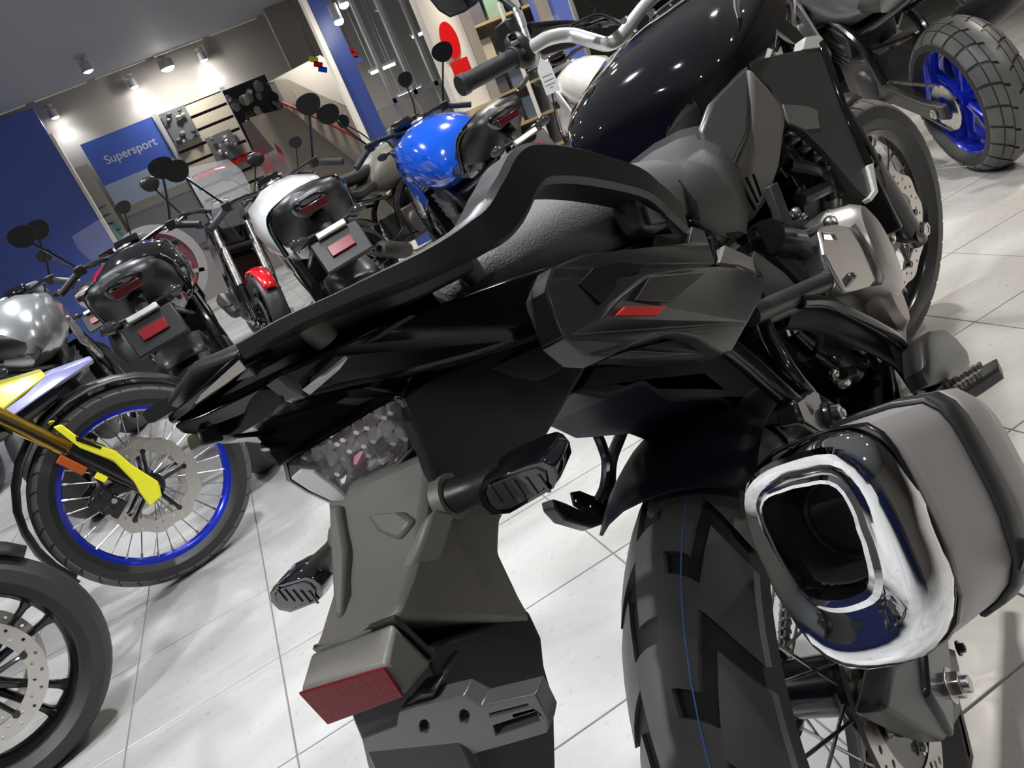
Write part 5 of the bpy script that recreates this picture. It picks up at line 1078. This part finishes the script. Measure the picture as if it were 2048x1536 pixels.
# red and white round floor sign near the blue wall
rs = thing('round_display_stand', 'round red and white display stand beside the poster', 'display stand', PY(330,520,9.8)*1)
oc = PY(320,540,9.8)
rs.location = (0,0,0)
MB().lathe([(.42,0),(.52,0),(.52,.06),(.42,.06),(.42,0)], oc, (0,1,0), 40).build('white_ring', mat('grey_white', (.5,.48,.48), .4), rs)
MB().lathe([(0,.02),(.42,.02),(.42,.05)], oc, (0,1,0), 40).build('red_face', mat('maroon_face', (.26,.07,.09), .45), rs)
for k in range(3): MB().box(oc+Vector((-.05+.1*k,.01,.12-.12*k)), (.6,.02,.045), Matrix.Rotation(.25, 3, 'Y')).build('pale_bar', mat('grey_white', (.5,.48,.48), .4), rs, smooth=False)
MB().box((oc.x,9.85,(oc.z-.5)/2), (.08,.05,max(.1,oc.z-.5))).build('stand_leg', M_GFRAME, rs)
# pillars
def pillar(name, label, e0, e1, Y, m, strip, dep=.3):
    a_, b__ = PY(*e0, Y), PY(*e1, Y); t = thing(name, label, 'pillar')
    quadbox('shaft', a_.x, b__.x, Y, Y+dep, 0, CEIL, m, t)
    if strip: quadbox('cream_edge', a_.x-strip, a_.x, Y-.02, Y+.1, 0, CEIL, M_CREAM if strip < .05 else M_TAUPE, t)
    return t
pillar('blue_pillar', 'dark blue pillar with cream edge strip left of the storefront', (680,150), (722,150), 7.4, M_BLUEP, .045)
pillar('pale_blue_pillar', 'lighter blue pillar behind the tank of the black motorcycle', (1116,70), (1158,70), 5.9, mat('mid_blue_paint', (.14,.20,.62), .4), .05)
# sign pylon
Ys = 6.4; l0, l1 = PY(878,95,Ys), PY(952,95,Ys); py_ = thing('sign_pylon', 'cream sign pylon with red oval and red rectangle', 'sign')
wz = PY(950,215,Ys).z
rings = [[Vector((l0.x+(l1.x-l0.x)*u, Ys+.10*(2*u-1)**2, z)) for u in (0,.1,.2,.35,.5,.65,.8,.9,1)] + [Vector((l1.x,Ys+.25,z)), Vector((l0.x,Ys+.25,z))] for z in (wz, CEIL)]
MB().loft(rings).build('pylon_face', M_CREAM, py_)
quadbox('pylon_side', l1.x, l1.x+.09, Ys+.08, Ys+.3, 0, CEIL, M_TAUPE, py_)
for k in range(6):
    quadbox('tan_board', l0.x+.03, l1.x+.02, Ys-.01, Ys+.2, wz-.115*(k+1)+.012, wz-.115*k, mat('tan_board', (.55,.42,.25), .5), py_)
ec_ = PY(900,80,Ys-.02); MB().prism([ec_+Vector((.072*math.cos(t_),0,.145*math.sin(t_))) for t_ in (2*PI*i/40 for i in range(40))], (0,.02,0)).build('red_oval', M_RED, py_, smooth=False)
ec_ = PY(923,136,Ys-.02); MB().box(ec_, (.155,.02,.135)).build('red_rectangle', M_RED, py_, smooth=False)
# storefront glazing
wn = empty('window_1', (0,0,0)); wn['kind'] = 'structure'
w0, w1 = PY(715,150,8.6), PY(880,70,8.6)
quadbox('pane', w0.x, w1.x, 8.6, 8.61, .3, 2.75, M_GLASS, wn)
for k in range(5):
    x = w0.x+(w1.x-w0.x)*k/4; quadbox('mullion', x-.02, x+.02, 8.57, 8.64, .2, 2.8, M_GFRAME, wn)
for z in (.28, 1.35, 2.75): quadbox('transom', w0.x, w1.x, 8.57, 8.64, z-.025, z+.025, M_GFRAME, wn)
quadbox('wall_inner', w0.x-.3, w1.x+2.5, 10.4, 10.5, 0, CEIL, mat('shop_wall', (.20,.185,.16), .7), kind='structure')
for k, (px, py) in enumerate([(766,137),(848,65),(976,42),(820,185)]):
    p = PY(px, py, {976:8.2, 820:10.0}.get(px, 9.6)); t = thing('tube_light', ['short tube light seen through the left storefront panes','tube light seen just left of the sign pylon','tube light seen just right of the mirror','dim lower tube light seen through the storefront'][k], 'lamp', p, 'tube lights behind the glass')
    MB().cyl((-.16,0,0), (.16,0,.0), .018, n=10).build('tube', mat('tube_glow', (1,1,.9), .4, emit=(1,1,.88), estr=5), t); MB().box((0,.0,.03), (.36,.05,.03)).cyl((-.12,0,.04), (-.12,0,CEIL-p.z), .004, n=6).cyl((.12,0,.04), (.12,0,CEIL-p.z), .004, n=6).build('batten', M_GFRAME, t)
# goods shelves to the right of the pylon
shx = thing('goods_shelf', 'tall tan shelving with small goods to the right of the sign pylon', 'shelf')
s0, s1 = PY(985,120,7.4), PY(1105,60,7.4)
quadbox('back', s0.x-.1, s1.x+.3, 7.8, 7.85, 0, 2.4, M_GREYW, shx)
for k in range(7): quadbox('shelf_board', s0.x-.1, s1.x+.3, 7.4, 7.8, .3+.33*k, .325+.33*k, mat('tan_shelf', (.42,.31,.17), .55), shx)
for x in (s0.x-.1, (s0.x+s1.x)/2+.1, s1.x+.3): quadbox('upright', x-.02, x+.02, 7.4, 7.8, 0, 2.4, M_GFRAME, shx)
GC = [(.30,.30,.28),(.10,.10,.11),(.45,.06,.06),(.20,.30,.22),(.48,.42,.32),(.15,.18,.25)]
UPX = (s0.x-.1, (s0.x+s1.x)/2+.1, s1.x+.3); CN = ['grey','black','red','green','tan','navy']; HN = ['low','middling','tall']; used_ = set()
RN = ['bottom shelf','second shelf up','third shelf up','fourth shelf up','fifth shelf up','sixth shelf up','top shelf']
for k in range(7):
    for x0_, x1_ in ((UPX[0]+.03, UPX[1]-.03), (UPX[1]+.03, UPX[2]-.03)):
        x = x0_+.02; n_ = 0
        while True:
            w_ = rr.uniform(.11,.2); hh = rr.uniform(.12,.27); ci = rr.randrange(6)
            if x+w_ > x1_: break
            n_ += 1
            g = MB().box((x+w_/2, 7.55, .3255+.33*k+hh/2), (w_, .2, hh)).build('goods_box', mat('goods_%d' % ci, GC[ci], .5), smooth=False, bevel=.008)
            tag(g, '%s packed box, %s in the %s bay of the %s' % (CN[ci], ['first','second','third','fourth','fifth','sixth','seventh','eighth'][n_-1], 'left' if x0_ < UPX[1]-.1 else 'right', RN[k]), 'box', 'boxes on the goods shelf'); x += w_+rr.uniform(.02,.06)
wp = thing('white_pole', 'thin white pole standing in front of the goods shelf', 'pole'); p = PY(1068,200,6.0)
MB().cyl((p.x,6.0,0), (p.x,6.0,1.62), .018, n=12).cyl((p.x,6.0,0), (p.x,6.0,.02), .14, n=24).build('pole_shaft', mat('white_metal', (.7,.69,.66), .4), wp)
# little coloured pennants near the pillar and hanging lamps
for k, (px, py, Y) in enumerate([(636,128,8.0),(708,108,8.2)]):
    p = PY(px, py, Y); t = thing('pennant', ['small red, blue and yellow pennant left of the dark blue pillar','small red and blue pennant right of the dark blue pillar'][k], 'flag', p)
    for j, m_ in enumerate([M_YEL if k == 0 else M_RED, M_RED, M_BLUT]): MB().box((.02*j-.02,0,.05-.055*j), (.085,.01,.05), Matrix.Rotation(.5, 3, 'Y')).build('strip', m_, t, smooth=False)
    MB().cyl((0,0,.05), (0,0,CEIL-p.z), .003, n=6).build('string', M_DARK, t)
for k, (px, py) in enumerate([(680,48),(690,15)]):
    p = PY(px, py, 7.0); t = thing('hanging_spotlight', ['lower hanging spotlight right of the dark blue pillar','upper hanging spotlight right of the dark blue pillar'][k], 'spotlight', p, 'hanging spotlights')
    MB().cyl((0,0,.03),(0,0,.16),.04,n=16).cyl((0,0,.16),(0,0,max(.2,CEIL-p.z)),.008,n=8).build('housing', M_GFRAME, t); MB().ball((0,0,.02), .042, 14, 8, (1,1,.7)).build('bulb', M_LIGHTE, t)
